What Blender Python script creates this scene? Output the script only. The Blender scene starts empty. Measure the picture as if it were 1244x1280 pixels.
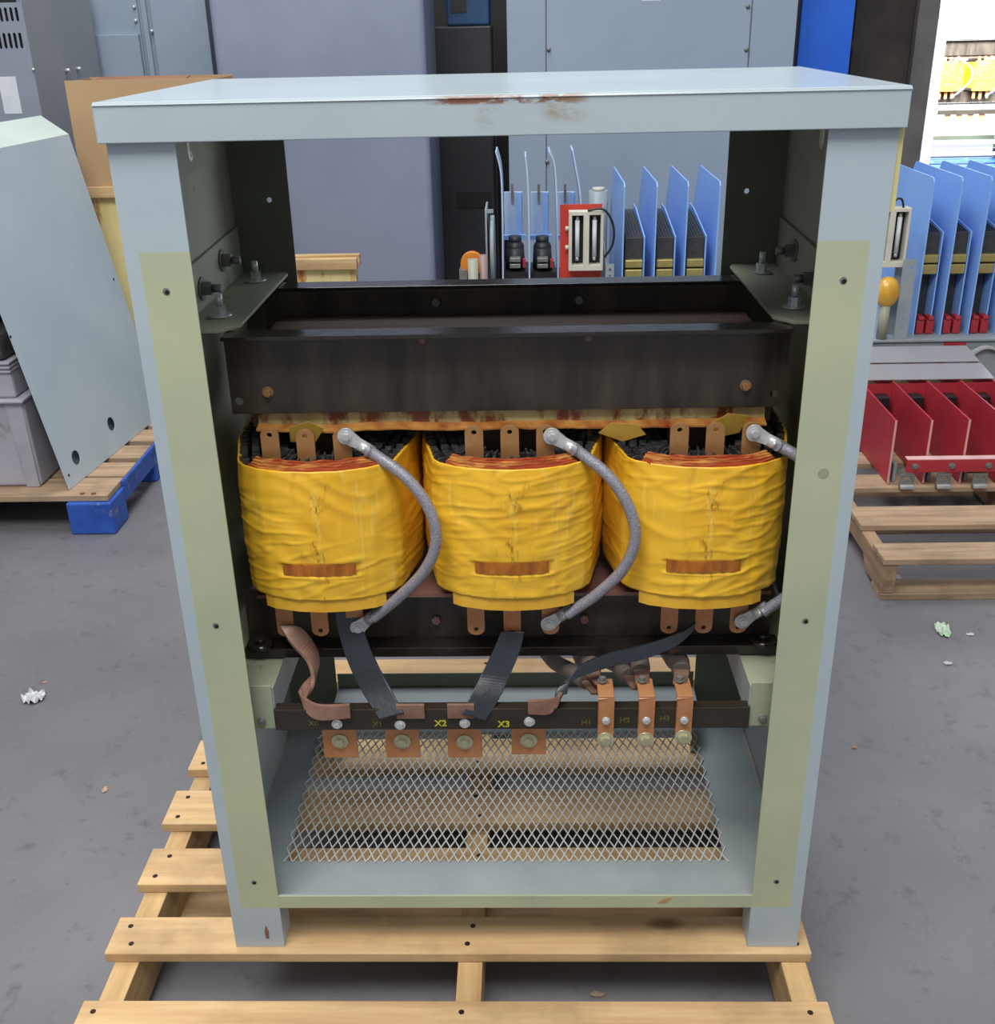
import bpy, bmesh, math, random
from mathutils import Vector, Matrix, noise
from mathutils.geometry import tessellate_polygon
random.seed(7)
S = bpy.context.scene
COL = S.collection

# ------------------------------------------------------------------ camera
CAM = Vector((0.0281, -1.3794, 1.5861)); PITCH, YAW, ROLL, FPX = 0.4268, 0.0293, -0.0229, 1353.4
def cam_axes():
    cp, sp = math.cos(PITCH), math.sin(PITCH)
    f, u, r = Vector((0, cp, -sp)), Vector((0, sp, cp)), Vector((1, 0, 0))
    Z = Matrix.Rotation(YAW, 3, 'Z'); f, u, r = Z @ f, Z @ u, Z @ r
    c, s = math.cos(ROLL), math.sin(ROLL)
    return c*r + s*u, -s*r + c*u, f
RT, UP, FW = cam_axes()
cd = bpy.data.cameras.new('camera'); cam = bpy.data.objects.new('camera', cd); COL.objects.link(cam)
cam.matrix_world = Matrix(((RT.x, UP.x, -FW.x, CAM.x), (RT.y, UP.y, -FW.y, CAM.y), (RT.z, UP.z, -FW.z, CAM.z), (0, 0, 0, 1)))
cd.sensor_fit = 'VERTICAL'; cd.sensor_height = 24.0; cd.lens = 24.0 * FPX / 1280.0
cd.clip_start = 0.05; cd.clip_end = 100
S.camera = cam
def at(px, py, y=None, z=None, x=None):
    """the point of the place on plane y, z or x that stands at photo position px, py"""
    d = FW + RT*(px-622)/FPX - UP*(py-640)/FPX
    t = (y-CAM.y)/d.y if y is not None else (z-CAM.z)/d.z if z is not None else (x-CAM.x)/d.x
    return CAM + d*t

# ------------------------------------------------------------------ light
S.view_settings.view_transform = 'Standard'; S.view_settings.look = 'None'
S.view_settings.exposure = 0.12; S.view_settings.gamma = 1.0
S.view_settings.use_curve_mapping = False
world = bpy.data.worlds.new('hall_light'); S.world = world; world.use_nodes = True
wn, wl = world.node_tree.nodes, world.node_tree.links
bg = wn['Background']; tc = wn.new('ShaderNodeTexCoord')
nd = wn.new('ShaderNodeVectorMath'); nd.operation = 'DOT_PRODUCT'; nd.inputs[1].default_value = Vector((0.52, 0.85, 0.08)).normalized()
mr = wn.new('ShaderNodeMapRange'); mr.interpolation_type = 'SMOOTHSTEP'
mr.inputs['From Min'].default_value = 0.86; mr.inputs['From Max'].default_value = 0.95
mx = wn.new('ShaderNodeMix'); mx.data_type = 'RGBA'
mx.inputs['A'].default_value = (0.39, 0.405, 0.425, 1); mx.inputs['B'].default_value = (2.6, 2.8, 3.0, 1)
wl.new(tc.outputs['Generated'], nd.inputs[0]); wl.new(nd.outputs['Value'], mr.inputs['Value'])
wl.new(mr.outputs['Result'], mx.inputs['Factor']); wl.new(mx.outputs['Result'], bg.inputs['Color'])
bg.inputs['Strength'].default_value = 1.0
def area(name, loc, target, sx, sy, power, color=(1, 1, 1)):
    l = bpy.data.lights.new(name, 'AREA'); l.shape = 'RECTANGLE'; l.size = sx; l.size_y = sy; l.energy = power; l.color = color
    o = bpy.data.objects.new(name, l); COL.objects.link(o); o.location = loc
    o.rotation_euler = (Vector(target)-Vector(loc)).to_track_quat('-Z', 'Y').to_euler()
area('ceiling_lamp_front', (-0.6, -1.6, 5.0), (0, 0.6, 0.6), 3.0, 1.8, 235, (1.0, 0.97, 0.92))
area('ceiling_lamp_back', (-0.8, 2.6, 5.2), (0, 2.2, 0), 4.0, 1.4, 150, (0.95, 0.97, 1.0))
area('bay_door_daylight', (4.3, 6.0, 3.6), (3.8, 10.0, 1.3), 3.0, 2.0, 2600, (0.95, 0.98, 1.0))

# ------------------------------------------------------------------ materials
def nmat(name):
    m = bpy.data.materials.new(name); m.use_nodes = True
    return m, m.node_tree.nodes, m.node_tree.links, m.node_tree.nodes['Principled BSDF']
def L(c): return tuple(((v/255+0.055)/1.055)**2.4 if v/255 > .04045 else v/255/12.92 for v in c) + (1,)
def texco(n, l, scale=(1, 1, 1), src='Object'):
    t = n.new('ShaderNodeTexCoord'); mp = n.new('ShaderNodeMapping'); mp.inputs['Scale'].default_value = scale
    l.new(t.outputs[src], mp.inputs['Vector']); return mp.outputs['Vector']
def noise_n(n, l, vec, scale, detail=4, rough=.6):
    t = n.new('ShaderNodeTexNoise'); t.inputs['Scale'].default_value = scale; t.inputs['Detail'].default_value = detail
    t.inputs['Roughness'].default_value = rough; l.new(vec, t.inputs['Vector']); return t.outputs['Fac']
def ramp(n, l, fac, a, b, ca, cb):
    r = n.new('ShaderNodeValToRGB'); r.color_ramp.elements[0].position = a; r.color_ramp.elements[1].position = b
    r.color_ramp.elements[0].color = ca; r.color_ramp.elements[1].color = cb; l.new(fac, r.inputs['Fac']); return r.outputs['Color']
def mixc(n, l, fac, a, b):
    m = n.new('ShaderNodeMix'); m.data_type = 'RGBA'
    for k, v in (('Factor', fac), ('A', a), ('B', b)):
        if hasattr(v, 'links') or hasattr(v, 'is_output'): l.new(v, m.inputs[k])
        else: m.inputs[k].default_value = v
    return m.outputs['Result']
def mat(name, c1, c2=None, scale=6, rough=.5, metal=0.0, bump=0.0, bscale=60, stretch=(1, 1, 1), lo=.35, hi=.7, spec=None, coat=0, spots=None, alpha=None, trans=None):
    m, n, l, b = nmat(name); c2 = c2 or c1
    v = texco(n, l, stretch)
    f = noise_n(n, l, v, scale)
    col = ramp(n, l, f, lo, hi, L(c1), L(c2))
    if spots:
        sc, thr, sc_col = spots
        f2 = noise_n(n, l, v, sc, 5, .65)
        mask = ramp(n, l, f2, thr, thr+.08, (0, 0, 0, 1), (1, 1, 1, 1))
        col = mixc(n, l, mask, col, L(sc_col))
    l.new(col, b.inputs['Base Color'])
    b.inputs['Roughness'].default_value = rough; b.inputs['Metallic'].default_value = metal
    if spec is not None: b.inputs['Specular IOR Level'].default_value = spec
    if coat: b.inputs['Coat Weight'].default_value = coat; b.inputs['Coat Roughness'].default_value = .15
    if bump:
        bn = n.new('ShaderNodeBump'); bn.inputs['Strength'].default_value = bump; bn.inputs['Distance'].default_value = .01
        l.new(noise_n(n, l, v, bscale), bn.inputs['Height']); l.new(bn.outputs['Normal'], b.inputs['Normal'])
    if trans is not None: b.inputs['Transmission Weight'].default_value = trans
    if alpha is not None: b.inputs['Alpha'].default_value = alpha
    return m
def wood(name, base, dark, axis=0, knots=True, grey=None):
    m, n, l, b = nmat(name)
    st = [14, 14, 14]; st[axis] = .9
    oi = n.new('ShaderNodeObjectInfo')
    t = n.new('ShaderNodeTexCoord'); add = n.new('ShaderNodeVectorMath'); add.operation = 'MULTIPLY_ADD'
    cx = n.new('ShaderNodeCombineXYZ')
    for i in range(3): l.new(oi.outputs['Random'], cx.inputs[i])
    add.inputs[1].default_value = (7, 11, 5); l.new(cx.outputs[0], add.inputs[0]); l.new(t.outputs['Object'], add.inputs[2])
    mp = n.new('ShaderNodeMapping'); mp.inputs['Scale'].default_value = st; l.new(add.outputs[0], mp.inputs['Vector'])
    f = noise_n(n, l, mp.outputs[0], 3.0, 6, .65)
    col = ramp(n, l, f, .35, .68, L(base), L(dark))
    f2 = noise_n(n, l, add.outputs[0], 5.5, 4, .6)
    mask = ramp(n, l, f2, .48, .74, (0, 0, 0, 1), (.55, .55, .55, 1))
    col = mixc(n, l, mask, col, L(grey or (120, 100, 74)))
    vm = n.new('ShaderNodeMapping'); s2 = [5.5, 5.5, 5.5]; s2[axis] = 2.3; vm.inputs['Scale'].default_value = s2; l.new(add.outputs[0], vm.inputs['Vector'])
    vo = n.new('ShaderNodeTexVoronoi'); vo.inputs['Scale'].default_value = 1.0; l.new(vm.outputs[0], vo.inputs['Vector'])
    km = ramp(n, l, vo.outputs['Distance'], .05, .1, (.8, .8, .8, 1), (0, 0, 0, 1))
    if knots: col = mixc(n, l, km, col, L((105, 70, 40)))
    l.new(col, b.inputs['Base Color']); b.inputs['Roughness'].default_value = .78
    bn = n.new('ShaderNodeBump'); bn.inputs['Strength'].default_value = .25; bn.inputs['Distance'].default_value = .004
    l.new(f, bn.inputs['Height']); l.new(bn.outputs['Normal'], b.inputs['Normal'])
    return m
M = {}
M['paint'] = mat('blue_grey_paint', (172, 185, 193), (164, 178, 187), 3, .42, bump=.03, bscale=300)
M['paint_in'] = mat('blue_grey_paint_inside', (156, 166, 168), (140, 150, 153), 5, .4, bump=.03, bscale=200)
M['primer'] = mat('pale_green_primer', (178, 186, 154), (162, 171, 146), 3.5, .5, spots=(14, .68, (150, 160, 120)))
M['olive'] = mat('olive_primer', (156, 162, 140), (138, 144, 122), 5, .5, spots=(18, .66, (84, 90, 76)))
M['olive_shaded'] = mat('shaded_olive_primer', (104, 110, 92), (90, 96, 78), 5, .55)  # olive primer darkened in colour to carry the shade at the cabinet's rear
M['mesh'] = mat('expanded_metal_grey', (206, 212, 210), (184, 190, 188), 30, .45)
M['varnish'] = mat('black_brown_varnish', (48, 43, 38), (24, 20, 17), 7, .22, bump=.12, bscale=30, coat=.25, spots=(40, .66, (66, 40, 28)))
M['varnish_flat'] = mat('brown_varnished_steel', (72, 64, 55), (34, 29, 25), 5, .3, stretch=(3, 1, .6), bump=.05, bscale=40)
M['yoke'] = mat('varnished_laminations', (100, 78, 62), (58, 38, 30), 9, .35, stretch=(.3, 6, 6), bump=.2, bscale=60)
M['pinkboard'] = mat('red_brown_board', (140, 104, 94), (96, 62, 52), 8, .4)
M['insul'] = mat('pale_insulation_sheet', (188, 180, 128), (150, 130, 80), 6, .45, stretch=(2, 1, 1), spots=(9, .48, (116, 56, 24)))
M['ring'] = mat('red_brown_winding_edge', (222, 168, 88), (156, 66, 36), 30, .3, stretch=(.5, 1, 3), lo=.3, hi=.5, bump=.3, bscale=50)
M['spacer'] = mat('dark_duct_sticks', (74, 74, 76), (30, 28, 28), 40, .35, bump=.2)
M['bronze'] = mat('brown_copper_tab', (178, 134, 86), (148, 104, 62), 16, .36, .25, spots=(26, .66, (90, 40, 24)))
M['copper'] = mat('bare_copper', (198, 142, 100), (172, 116, 72), 14, .36, .25)
M['copper_dull'] = mat('tarnished_copper', (150, 118, 102), (112, 80, 66), 20, .42, .2)
M['zinc'] = mat('zinc_plated_steel', (212, 214, 214), (184, 188, 190), 40, .3, .45)
M['zinc_dull'] = mat('dull_grey_steel', (136, 138, 134), (104, 106, 102), 40, .4, .35)
M['washer'] = mat('yellow_zinc_washer', (206, 204, 172), (176, 174, 140), 30, .35, .6)
M['black_sleeve'] = mat('black_sleeve', (40, 46, 54), (26, 30, 37), 8, .29, bump=.15, bscale=14)
M['grey_sleeve'] = mat('grey_brown_sleeve', (122, 112, 108), (92, 82, 78), 12, .5)
M['phenolic'] = mat('dark_phenolic_bar', (50, 44, 36), (36, 31, 25), 10, .35)
M['phenolic_top'] = M['phenolic']
M['yellow_ink'] = mat('yellow_ink', (196, 196, 40), (150, 150, 30), 60, .5)
M['yellow_faint'] = mat('faded_yellow_ink', (96, 92, 34), (60, 56, 32), 60, .5)
M['patch'] = mat('brown_label_patch', (184, 112, 34), (130, 72, 22), 18, .4, stretch=(3, 1, 1))
M['hole'] = mat('shadowed_hole', (14, 14, 14), None, 4, .8)
M['pal'] = wood('pallet_pine', (208, 176, 130), (184, 148, 104), 0)
M['pal_y'] = wood('pallet_pine_stringer', (204, 172, 122), (168, 134, 90), 1, knots=False)
M['oldpal'] = wood('weathered_pallet_wood', (176, 150, 122), (140, 116, 92), 0, grey=(96, 84, 72))
M['oldpal_y'] = wood('weathered_stringer_wood', (168, 140, 108), (130, 104, 78), 1, grey=(96, 84, 72))
M['bluewood'] = mat('worn_blue_wood_paint', (44, 92, 182), (26, 70, 156), 9, .5, spots=(16, .6, (120, 130, 150)), bump=.2, bscale=30)
M['nail'] = mat('dark_nail_head', (50, 44, 40), (34, 30, 28), 10, .5, .5)

def coil_mat():
    m, n, l, b = nmat('yellow_varnished_wrap')
    v = texco(n, l); f = noise_n(n, l, v, 7, 5, .6)
    col = ramp(n, l, f, .3, .72, L((240, 192, 56)), L((222, 166, 34)))
    v2 = texco(n, l, (9, 9, 1.2)); f2 = noise_n(n, l, v2, 9, 3, .6)
    col = mixc(n, l, ramp(n, l, f2, .58, .66, (0, 0, 0, 1), (.35, .35, .35, 1)), col, L((246, 214, 110)))
    v3 = texco(n, l, (1, 1, .35)); f3 = noise_n(n, l, v3, 38, 6, .7)
    sp = n.new('ShaderNodeSeparateXYZ'); t = n.new('ShaderNodeTexCoord'); l.new(t.outputs['Object'], sp.inputs[0])
    ab = n.new('ShaderNodeMath'); ab.operation = 'ABSOLUTE'; l.new(sp.outputs['X'], ab.inputs[0])
    cm = ramp(n, l, ab.outputs[0], .004, .035, (1, 1, 1, 1), (0, 0, 0, 1))
    sm = ramp(n, l, f3, .52, .60, (0, 0, 0, 1), (.75, .75, .75, 1))
    mm = n.new('ShaderNodeMix'); mm.data_type = 'RGBA'; mm.blend_type = 'MULTIPLY'; mm.inputs['Factor'].default_value = 1
    l.new(cm, mm.inputs['A']); l.new(sm, mm.inputs['B'])
    col = mixc(n, l, mm.outputs['Result'], col, L((96, 62, 20)))
    l.new(col, b.inputs['Base Color']); b.inputs['Roughness'].default_value = .33
    b.inputs['Specular IOR Level'].default_value = .45
    return m
M['coil'] = coil_mat()
M['collar'] = mat('yellow_collar', (232, 184, 60), (208, 154, 40), 10, .4)

def lid_mat():
    m, n, l, b = nmat('blue_grey_lid_paint')
    v = texco(n, l); f = noise_n(n, l, v, 3)
    col = ramp(n, l, f, .35, .7, L((172, 186, 192)), L((164, 178, 186)))
    t = n.new('ShaderNodeTexCoord'); sp = n.new('ShaderNodeSeparateXYZ'); l.new(t.outputs['Object'], sp.inputs[0])
    def band(o, c, w, soft):
        a = n.new('ShaderNodeMath'); a.operation = 'SUBTRACT'; l.new(sp.outputs[o], a.inputs[0]); a.inputs[1].default_value = c
        q = n.new('ShaderNodeMath'); q.operation = 'ABSOLUTE'; l.new(a.outputs[0], q.inputs[0])
        r = n.new('ShaderNodeMapRange'); r.inputs['From Min'].default_value = w+soft; r.inputs['From Max'].default_value = w
        l.new(q.outputs[0], r.inputs['Value']); return r.outputs[0]
    def mul(a, c):
        q = n.new('ShaderNodeMath'); q.operation = 'MULTIPLY'; l.new(a, q.inputs[0]); l.new(c, q.inputs[1]); return q.outputs[0]
    v2 = texco(n, l, (1, 1, 2.5)); f2 = noise_n(n, l, v2, 26, 6, .7)
    front = band('Y', -.279, .012, .004)
    r1 = mul(mul(band('X', .01, .07, .03), band('Z', .0175, .003, .003)), ramp(n, l, f2, .42, .5, (0, 0, 0, 1), (1, 1, 1, 1)))
    r2 = mul(mul(band('X', .078, .012, .02), band('Z', .008, .008, .012)), ramp(n, l, f2, .40, .56, (0, 0, 0, 1), (.75, .75, .75, 1)))
    r3 = mul(mul(band('X', -.01, .01, .02), band('Z', .004, .01, .012)), ramp(n, l, f2, .5, .62, (0, 0, 0, 1), (.4, .4, .4, 1)))
    col = mixc(n, l, mul(r1, front), col, L((126, 84, 66)))
    col = mixc(n, l, mul(r2, front), col, L((140, 122, 92)))
    col = mixc(n, l, mul(r3, front), col, L((150, 132, 104)))
    l.new(col, b.inputs['Base Color']); b.inputs['Roughness'].default_value = .22
    return m
M['lid'] = lid_mat()

def floor_mat():
    m, n, l, b = nmat('worn_grey_concrete')
    v = texco(n, l); f = noise_n(n, l, v, 1.3, 8, .62)
    col = ramp(n, l, f, .3, .72, L((118, 117, 121)), L((96, 96, 101)))
    f2 = noise_n(n, l, v, 16, 8, .75)
    col = mixc(n, l, ramp(n, l, f2, .56, .68, (0, 0, 0, 1), (.6, .6, .6, 1)), col, L((74, 74, 78)))
    f3 = noise_n(n, l, v, 9, 8, .8)
    col = mixc(n, l, ramp(n, l, f3, .66, .74, (0, 0, 0, 1), (.5, .5, .5, 1)), col, L((148, 148, 148)))
    l.new(col, b.inputs['Base Color'])
    rr = n.new('ShaderNodeMapRange'); l.new(f2, rr.inputs['Value']); rr.inputs['To Min'].default_value = .32; rr.inputs['To Max'].default_value = .6
    l.new(rr.outputs[0], b.inputs['Roughness'])
    bn = n.new('ShaderNodeBump'); bn.inputs['Strength'].default_value = .15; bn.inputs['Distance'].default_value = .004
    l.new(f2, bn.inputs['Height']); l.new(bn.outputs['Normal'], b.inputs['Normal'])
    return m
M['floor'] = floor_mat()

# ------------------------------------------------------------------ mesh helpers
WORLD = {}
def origin(o): return WORLD.get(o.as_pointer(), Vector((0, 0, 0))) if o else Vector((0, 0, 0))
class MB:
    def __init__(s): s.v = []; s.f = []; s.mi = []; s.cur = 0; s.sm = []
    def add(s, vs, fs, smooth=False):
        b = len(s.v); s.v += [Vector(p) for p in vs]
        for f in fs: s.f.append([b+i for i in f]); s.mi.append(s.cur); s.sm.append(smooth)
        return s
    def m(s, i): s.cur = i; return s
    def box(s, x0, x1, y0, y1, z0, z1):
        return s.add([(x, y, z) for z in (z0, z1) for y in (y0, y1) for x in (x0, x1)],
                     [(0, 2, 3, 1), (4, 5, 7, 6), (0, 1, 5, 4), (2, 6, 7, 3), (0, 4, 6, 2), (1, 3, 7, 5)])
    def bar(s, a, b, w, h, up=(0, 0, 1)):
        a, b = Vector(a), Vector(b); d = (b-a).normalized(); u = Vector(up); r = d.cross(u).normalized(); u = r.cross(d)
        vs = [p + r*sx*w/2 + u*sz*h/2 for p in (a, b) for sx, sz in ((-1, -1), (1, -1), (1, 1), (-1, 1))]
        return s.add(vs, [(0, 1, 2, 3), (7, 6, 5, 4), (0, 4, 5, 1), (1, 5, 6, 2), (2, 6, 7, 3), (3, 7, 4, 0)])
    def cyl(s, a, b, r, n=20, r2=None, smooth=True):
        a, b = Vector(a), Vector(b); d = (b-a).normalized(); q = d.orthogonal().normalized(); w = d.cross(q); r2 = r if r2 is None else r2
        vs = [p + (q*math.cos(2*math.pi*i/n) + w*math.sin(2*math.pi*i/n))*R for p, R in ((a, r), (b, r2)) for i in range(n)]
        s.add(vs, [(i, (i+1) % n, n+(i+1) % n, n+i) for i in range(n)], smooth)
        return s.add(vs, [list(range(n))[::-1], list(range(n, 2*n))])
    def poly(s, pts, axis, lo, hi, holes=()):
        """plate with outline pts (2-D) and holes, thick from lo to hi along axis"""
        def P(p, h):
            return {'x': (h, p[0], p[1]), 'y': (p[0], h, p[1]), 'z': (p[0], p[1], h)}[axis]
        loops = [list(pts)] + [list(h) for h in holes]
        tris = tessellate_polygon([[Vector((p[0], p[1], 0)) for p in lp] for lp in loops])
        flat = [p for lp in loops for p in lp]; n = len(flat)
        s.add([P(p, lo) for p in flat] + [P(p, hi) for p in flat],
              [tuple(t) for t in tris] + [tuple(n+i for i in reversed(t)) for t in tris])
        k = 0; fs = []
        for lp in loops:
            c = len(lp); fs += [(k+i, k+(i+1) % c, n+k+(i+1) % c, n+k+i) for i in range(c)]; k += c
        return s.add([P(p, lo) for p in flat] + [P(p, hi) for p in flat], fs)
    def slab(s, quad, t):
        """flat panel with corners quad, thickness vector t"""
        q = [Vector(p) for p in quad]; t = Vector(t); n = len(q)
        return s.add(q + [p+t for p in q], [list(range(n)), [n+i for i in range(n)][::-1]] + [(i, (i+1) % n, n+(i+1) % n, n+i) for i in range(n)])
    def tube(s, pts, r, n=12, caps=True):
        pts = [Vector(p) for p in pts]; vs = []; q = None
        for i, p in enumerate(pts):
            d = (pts[min(i+1, len(pts)-1)] - pts[max(i-1, 0)]).normalized()
            q = (d.orthogonal() if q is None else (q - d*q.dot(d))).normalized(); w = d.cross(q)
            R = r[i] if isinstance(r, (list, tuple)) else r
            vs += [p + (q*math.cos(2*math.pi*k/n) + w*math.sin(2*math.pi*k/n))*R for k in range(n)]
        fs = [(i*n+k, i*n+(k+1) % n, (i+1)*n+(k+1) % n, (i+1)*n+k) for i in range(len(pts)-1) for k in range(n)]
        s.add(vs, fs, True)
        if caps: s.add(vs[:n], [list(range(n))[::-1]]); s.add(vs[-n:], [list(range(n))])
        return s
    def ribbon(s, pts, wid, t):
        """strip along pts; wid[i] = half-width vector"""
        pts = [Vector(p) for p in pts]; vs = []
        for i, p in enumerate(pts):
            d = (pts[min(i+1, len(pts)-1)] - pts[max(i-1, 0)]).normalized(); w = Vector(wid[i]); n = d.cross(w).normalized()*t/2
            vs += [p-w-n, p+w-n, p+w+n, p-w+n]
        fs = [(i*4+k, i*4+(k+1) % 4, i*4+4+(k+1) % 4, i*4+4+k) for i in range(len(pts)-1) for k in range(4)]
        return s.add(vs, fs + [(3, 2, 1, 0), tuple(len(vs)-4+k for k in range(4))])
    def sphere(s, c, r, n=16, m=10, sc=(1, 1, 1)):
        c = Vector(c); vs = []
        for j in range(m+1):
            a = math.pi*j/m
            vs += [c + Vector((r*sc[0]*math.sin(a)*math.cos(2*math.pi*i/n), r*sc[1]*math.sin(a)*math.sin(2*math.pi*i/n), r*sc[2]*math.cos(a))) for i in range(n)]
        return s.add(vs, [(j*n+i, j*n+(i+1) % n, (j+1)*n+(i+1) % n, (j+1)*n+i) for j in range(m) for i in range(n)], True)
    def build(s, name, mats, parent=None, bevel=0, seg=2, center=None):
        me = bpy.data.meshes.new(name)
        lo = Vector((min(v[i] for v in s.v) for i in range(3))); hi = Vector((max(v[i] for v in s.v) for i in range(3)))
        c = Vector(center) if center is not None else (lo+hi)/2
        me.from_pydata([v-c for v in s.v], [], s.f)
        for mm in (mats if isinstance(mats, (list, tuple)) else [mats]): me.materials.append(mm)
        me.polygons.foreach_set('material_index', s.mi); me.polygons.foreach_set('use_smooth', s.sm); me.update()
        bm = bmesh.new(); bm.from_mesh(me); bmesh.ops.remove_doubles(bm, verts=bm.verts, dist=1e-6)
        bmesh.ops.recalc_face_normals(bm, faces=bm.faces); bm.to_mesh(me); bm.free()
        o = bpy.data.objects.new(name, me); COL.objects.link(o); o.parent = parent
        o.location = c - origin(parent); WORLD[o.as_pointer()] = c
        if bevel:
            b = o.modifiers.new('bevel', 'BEVEL'); b.width = bevel; b.segments = seg; b.limit_method = 'ANGLE'; b.angle_limit = math.radians(50)
            b.harden_normals = False
        return o
def thing(name, label, cat, loc, group=None):
    o = bpy.data.objects.new(name, None); COL.objects.link(o); o.location = loc; o.empty_display_size = .1
    WORLD[o.as_pointer()] = Vector(loc); return tag(o, label, cat, group)
def tag(o, label, cat, group=None):
    o['label'] = label; o['category'] = cat
    if group: o['group'] = group
    return o
def struct(o): o['kind'] = 'structure'; return o
def copy_tree(o, parent=None, keep=None):
    c = o.copy(); COL.objects.link(c); c.parent = parent
    for ch in list(o.children):
        if keep is None or ch.name.split('.')[0] in keep: copy_tree(ch, c, keep)
    return c
def circ(cx, cy, r, n=16, a0=0): return [(cx+r*math.cos(a0+2*math.pi*i/n), cy+r*math.sin(a0+2*math.pi*i/n)) for i in range(n)]
def rect(x0, x1, y0, y1): return [(x0, y0), (x1, y0), (x1, y1), (x0, y1)]
def slot(x0, x1, y0, y1, n=6):
    r = (x1-x0)/2; cx = (x0+x1)/2
    return [(cx+r*math.cos(math.pi*i/n), y1-r+r*math.sin(math.pi*i/n)) for i in range(n+1)] + [(cx-r*math.cos(math.pi*i/n), y0+r-r*math.sin(math.pi*i/n)) for i in range(n+1)]
def smooth_path(pts, n=8):
    pts = [Vector(p) for p in pts]; out = []
    for i in range(len(pts)-1):
        p0, p1, p2, p3 = pts[max(i-1, 0)], pts[i], pts[i+1], pts[min(i+2, len(pts)-1)]
        for k in range(n):
            t = k/n; out.append(.5*((2*p1)+(p2-p0)*t+(2*p0-5*p1+4*p2-p3)*t*t+(3*p1-p0-3*p2+p3)*t**3))
    return out + [pts[-1]]
def bolt_mb(p, d, r_w, r_h, h, washer=.002, tail=0):
    p, d = Vector(p), Vector(d).normalized(); mb = MB()
    mb.m(0).cyl(p, p+d*washer, r_w, 24); mb.m(1).cyl(p+d*washer, p+d*(washer+h), r_h, 6, smooth=False)
    if tail: mb.m(1).cyl(p+d*(washer+h), p+d*(washer+h+tail), r_h*.55, 12)
    return mb

# ================================================================== setting
fl = MB().box(-8, 9, -4, 16, -.1, 0).build('floor', M['floor']); struct(fl)
dark_wall = mat('dark_hall_wall', (52, 50, 50), (38, 36, 36), 2, .8)
struct(MB().box(-8, 2.15, 5.4, 5.6, 0, 5.5).build('wall_back', dark_wall))
colm = mat('dark_brown_steel', (70, 62, 54), (44, 38, 34), 4, .7, spots=(9, .62, (112, 100, 88)))
pA, pB = at(1066, 60, y=4.9), at(1131, 60, y=4.9)
struct(MB().box(pA.x, pB.x+.03, 4.9, 5.25, 0, 4).build('trim_1', colm))
struct(MB().box(pB.x+.035, pB.x+.14, 4.85, 5.0, 0, 4).build('trim_2', mat('grey_door_jamb', (116, 112, 106), (96, 92, 88), 5, .6)))

# ================================================================== pallet below the transformer
Z0 = .14
pl = thing('wooden_pallet', 'pale new pine pallet carrying the big transformer cabinet', 'pallet', (-.1, .35, 0))
decks = [(-.212, -.112), (-.015, .069), (.148, .245), (.314, .418), (.486, .591), (.66, .75), (.82, .92)]
for a, b in decks:
    j = random.uniform(-.004, .004)
    MB().box(-.703+j, .505+j, a, b, Z0-.02, Z0).build('deck_board', M['pal'], pl, .002)
for x in (-.69, -.097, .452):
    pts = [(-.205, .0205), (.0, .0205), (.0, .0205), (.915, .0205), (.915, Z0-.0205), (-.205, Z0-.0205)]
    MB().poly([(-.205, .0205), (.915, .0205), (.915, Z0-.0205), (-.205, Z0-.0205)], 'x', x, x+.042).build('stringer', M['pal_y'], pl, .0015)
for a in (-.21, .18, .465, .83): MB().box(-.70, .50, a, a+.1, 0, .02).build('bottom_board', M['pal'], pl, .002)
for a, b in decks:
    for x in (-.672, -.076, .472):
        for y in (a+.022, b-.022):
            xn = x+random.uniform(-.01, .01); MB().cyl((xn, y, Z0-.0005), (xn, y, Z0+.0004), .0048, 10).build('nail', M['nail'], pl)

# ================================================================== the transformer
W = .48; D = .54; H = 1.458
T = thing('power_transformer', 'large open-front three-coil transformer in a pale blue-grey steel cabinet on the pine pallet', 'transformer', (0, D/2, Z0))
# lid
lid = MB()
lid.box(-W-.006, W+.006, -.010, D+.008, H+.0445, H+.047)
lid.box(-W-.006, W+.006, -.010, -.0075, H, H+.0445); lid.box(-W-.006, W+.006, D+.0055, D+.008, H, H+.0445)
lid.box(-W-.006, -W-.0035, -.0075, D+.0055, H, H+.0445); lid.box(W+.0035, W+.006, -.0075, D+.0055, H, H+.0445)
lid.build('lid', M['lid'], T, .0025, 3)
# front posts
for s in (-1, 1):
    mb = MB()
    xo, xi = s*W, s*(W-.084); xs = s*.461
    x0, x1 = sorted((xo, xi))
    rows = [(Z0, .228, 0), (.228, 1.325, 1), (1.325, H, 0)]
    for z0, z1, g in rows:
        for (a, b, mi) in ((xo, xs, 0), (xs, xi, 1 if g else 0)):
            mb.m(mi).box(min(a, b), max(a, b), 0, .003, z0, z1)
    mb.m(0).box(min(s*W, s*(W-.003)), max(s*W, s*(W-.003)), .003, .075, Z0, H)
    mb.m(0).box(min(xi, xi+s*.003), max(xi, xi+s*.003), .003, .05, Z0, .226)
    p = mb.build('front_post', [M['paint'], M['primer']], T)
    for z in (1.275, .778, .284):
        q = MB().cyl((s*.433, -.0004, z), (s*.433, .0012, z), .0048, 14); q.m(1).cyl((s*.433+.001, -.0008, z-.001), (s*.433+.001, .001, z-.001), .003, 10)
        q.build('screw_hole', [M['zinc_dull'], M['hole']], p)
MB().cyl((.435, -.0005, 1.011), (.435, .001, 1.011), .0075, 16).build('blind_plug', M['olive'], T)
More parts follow.
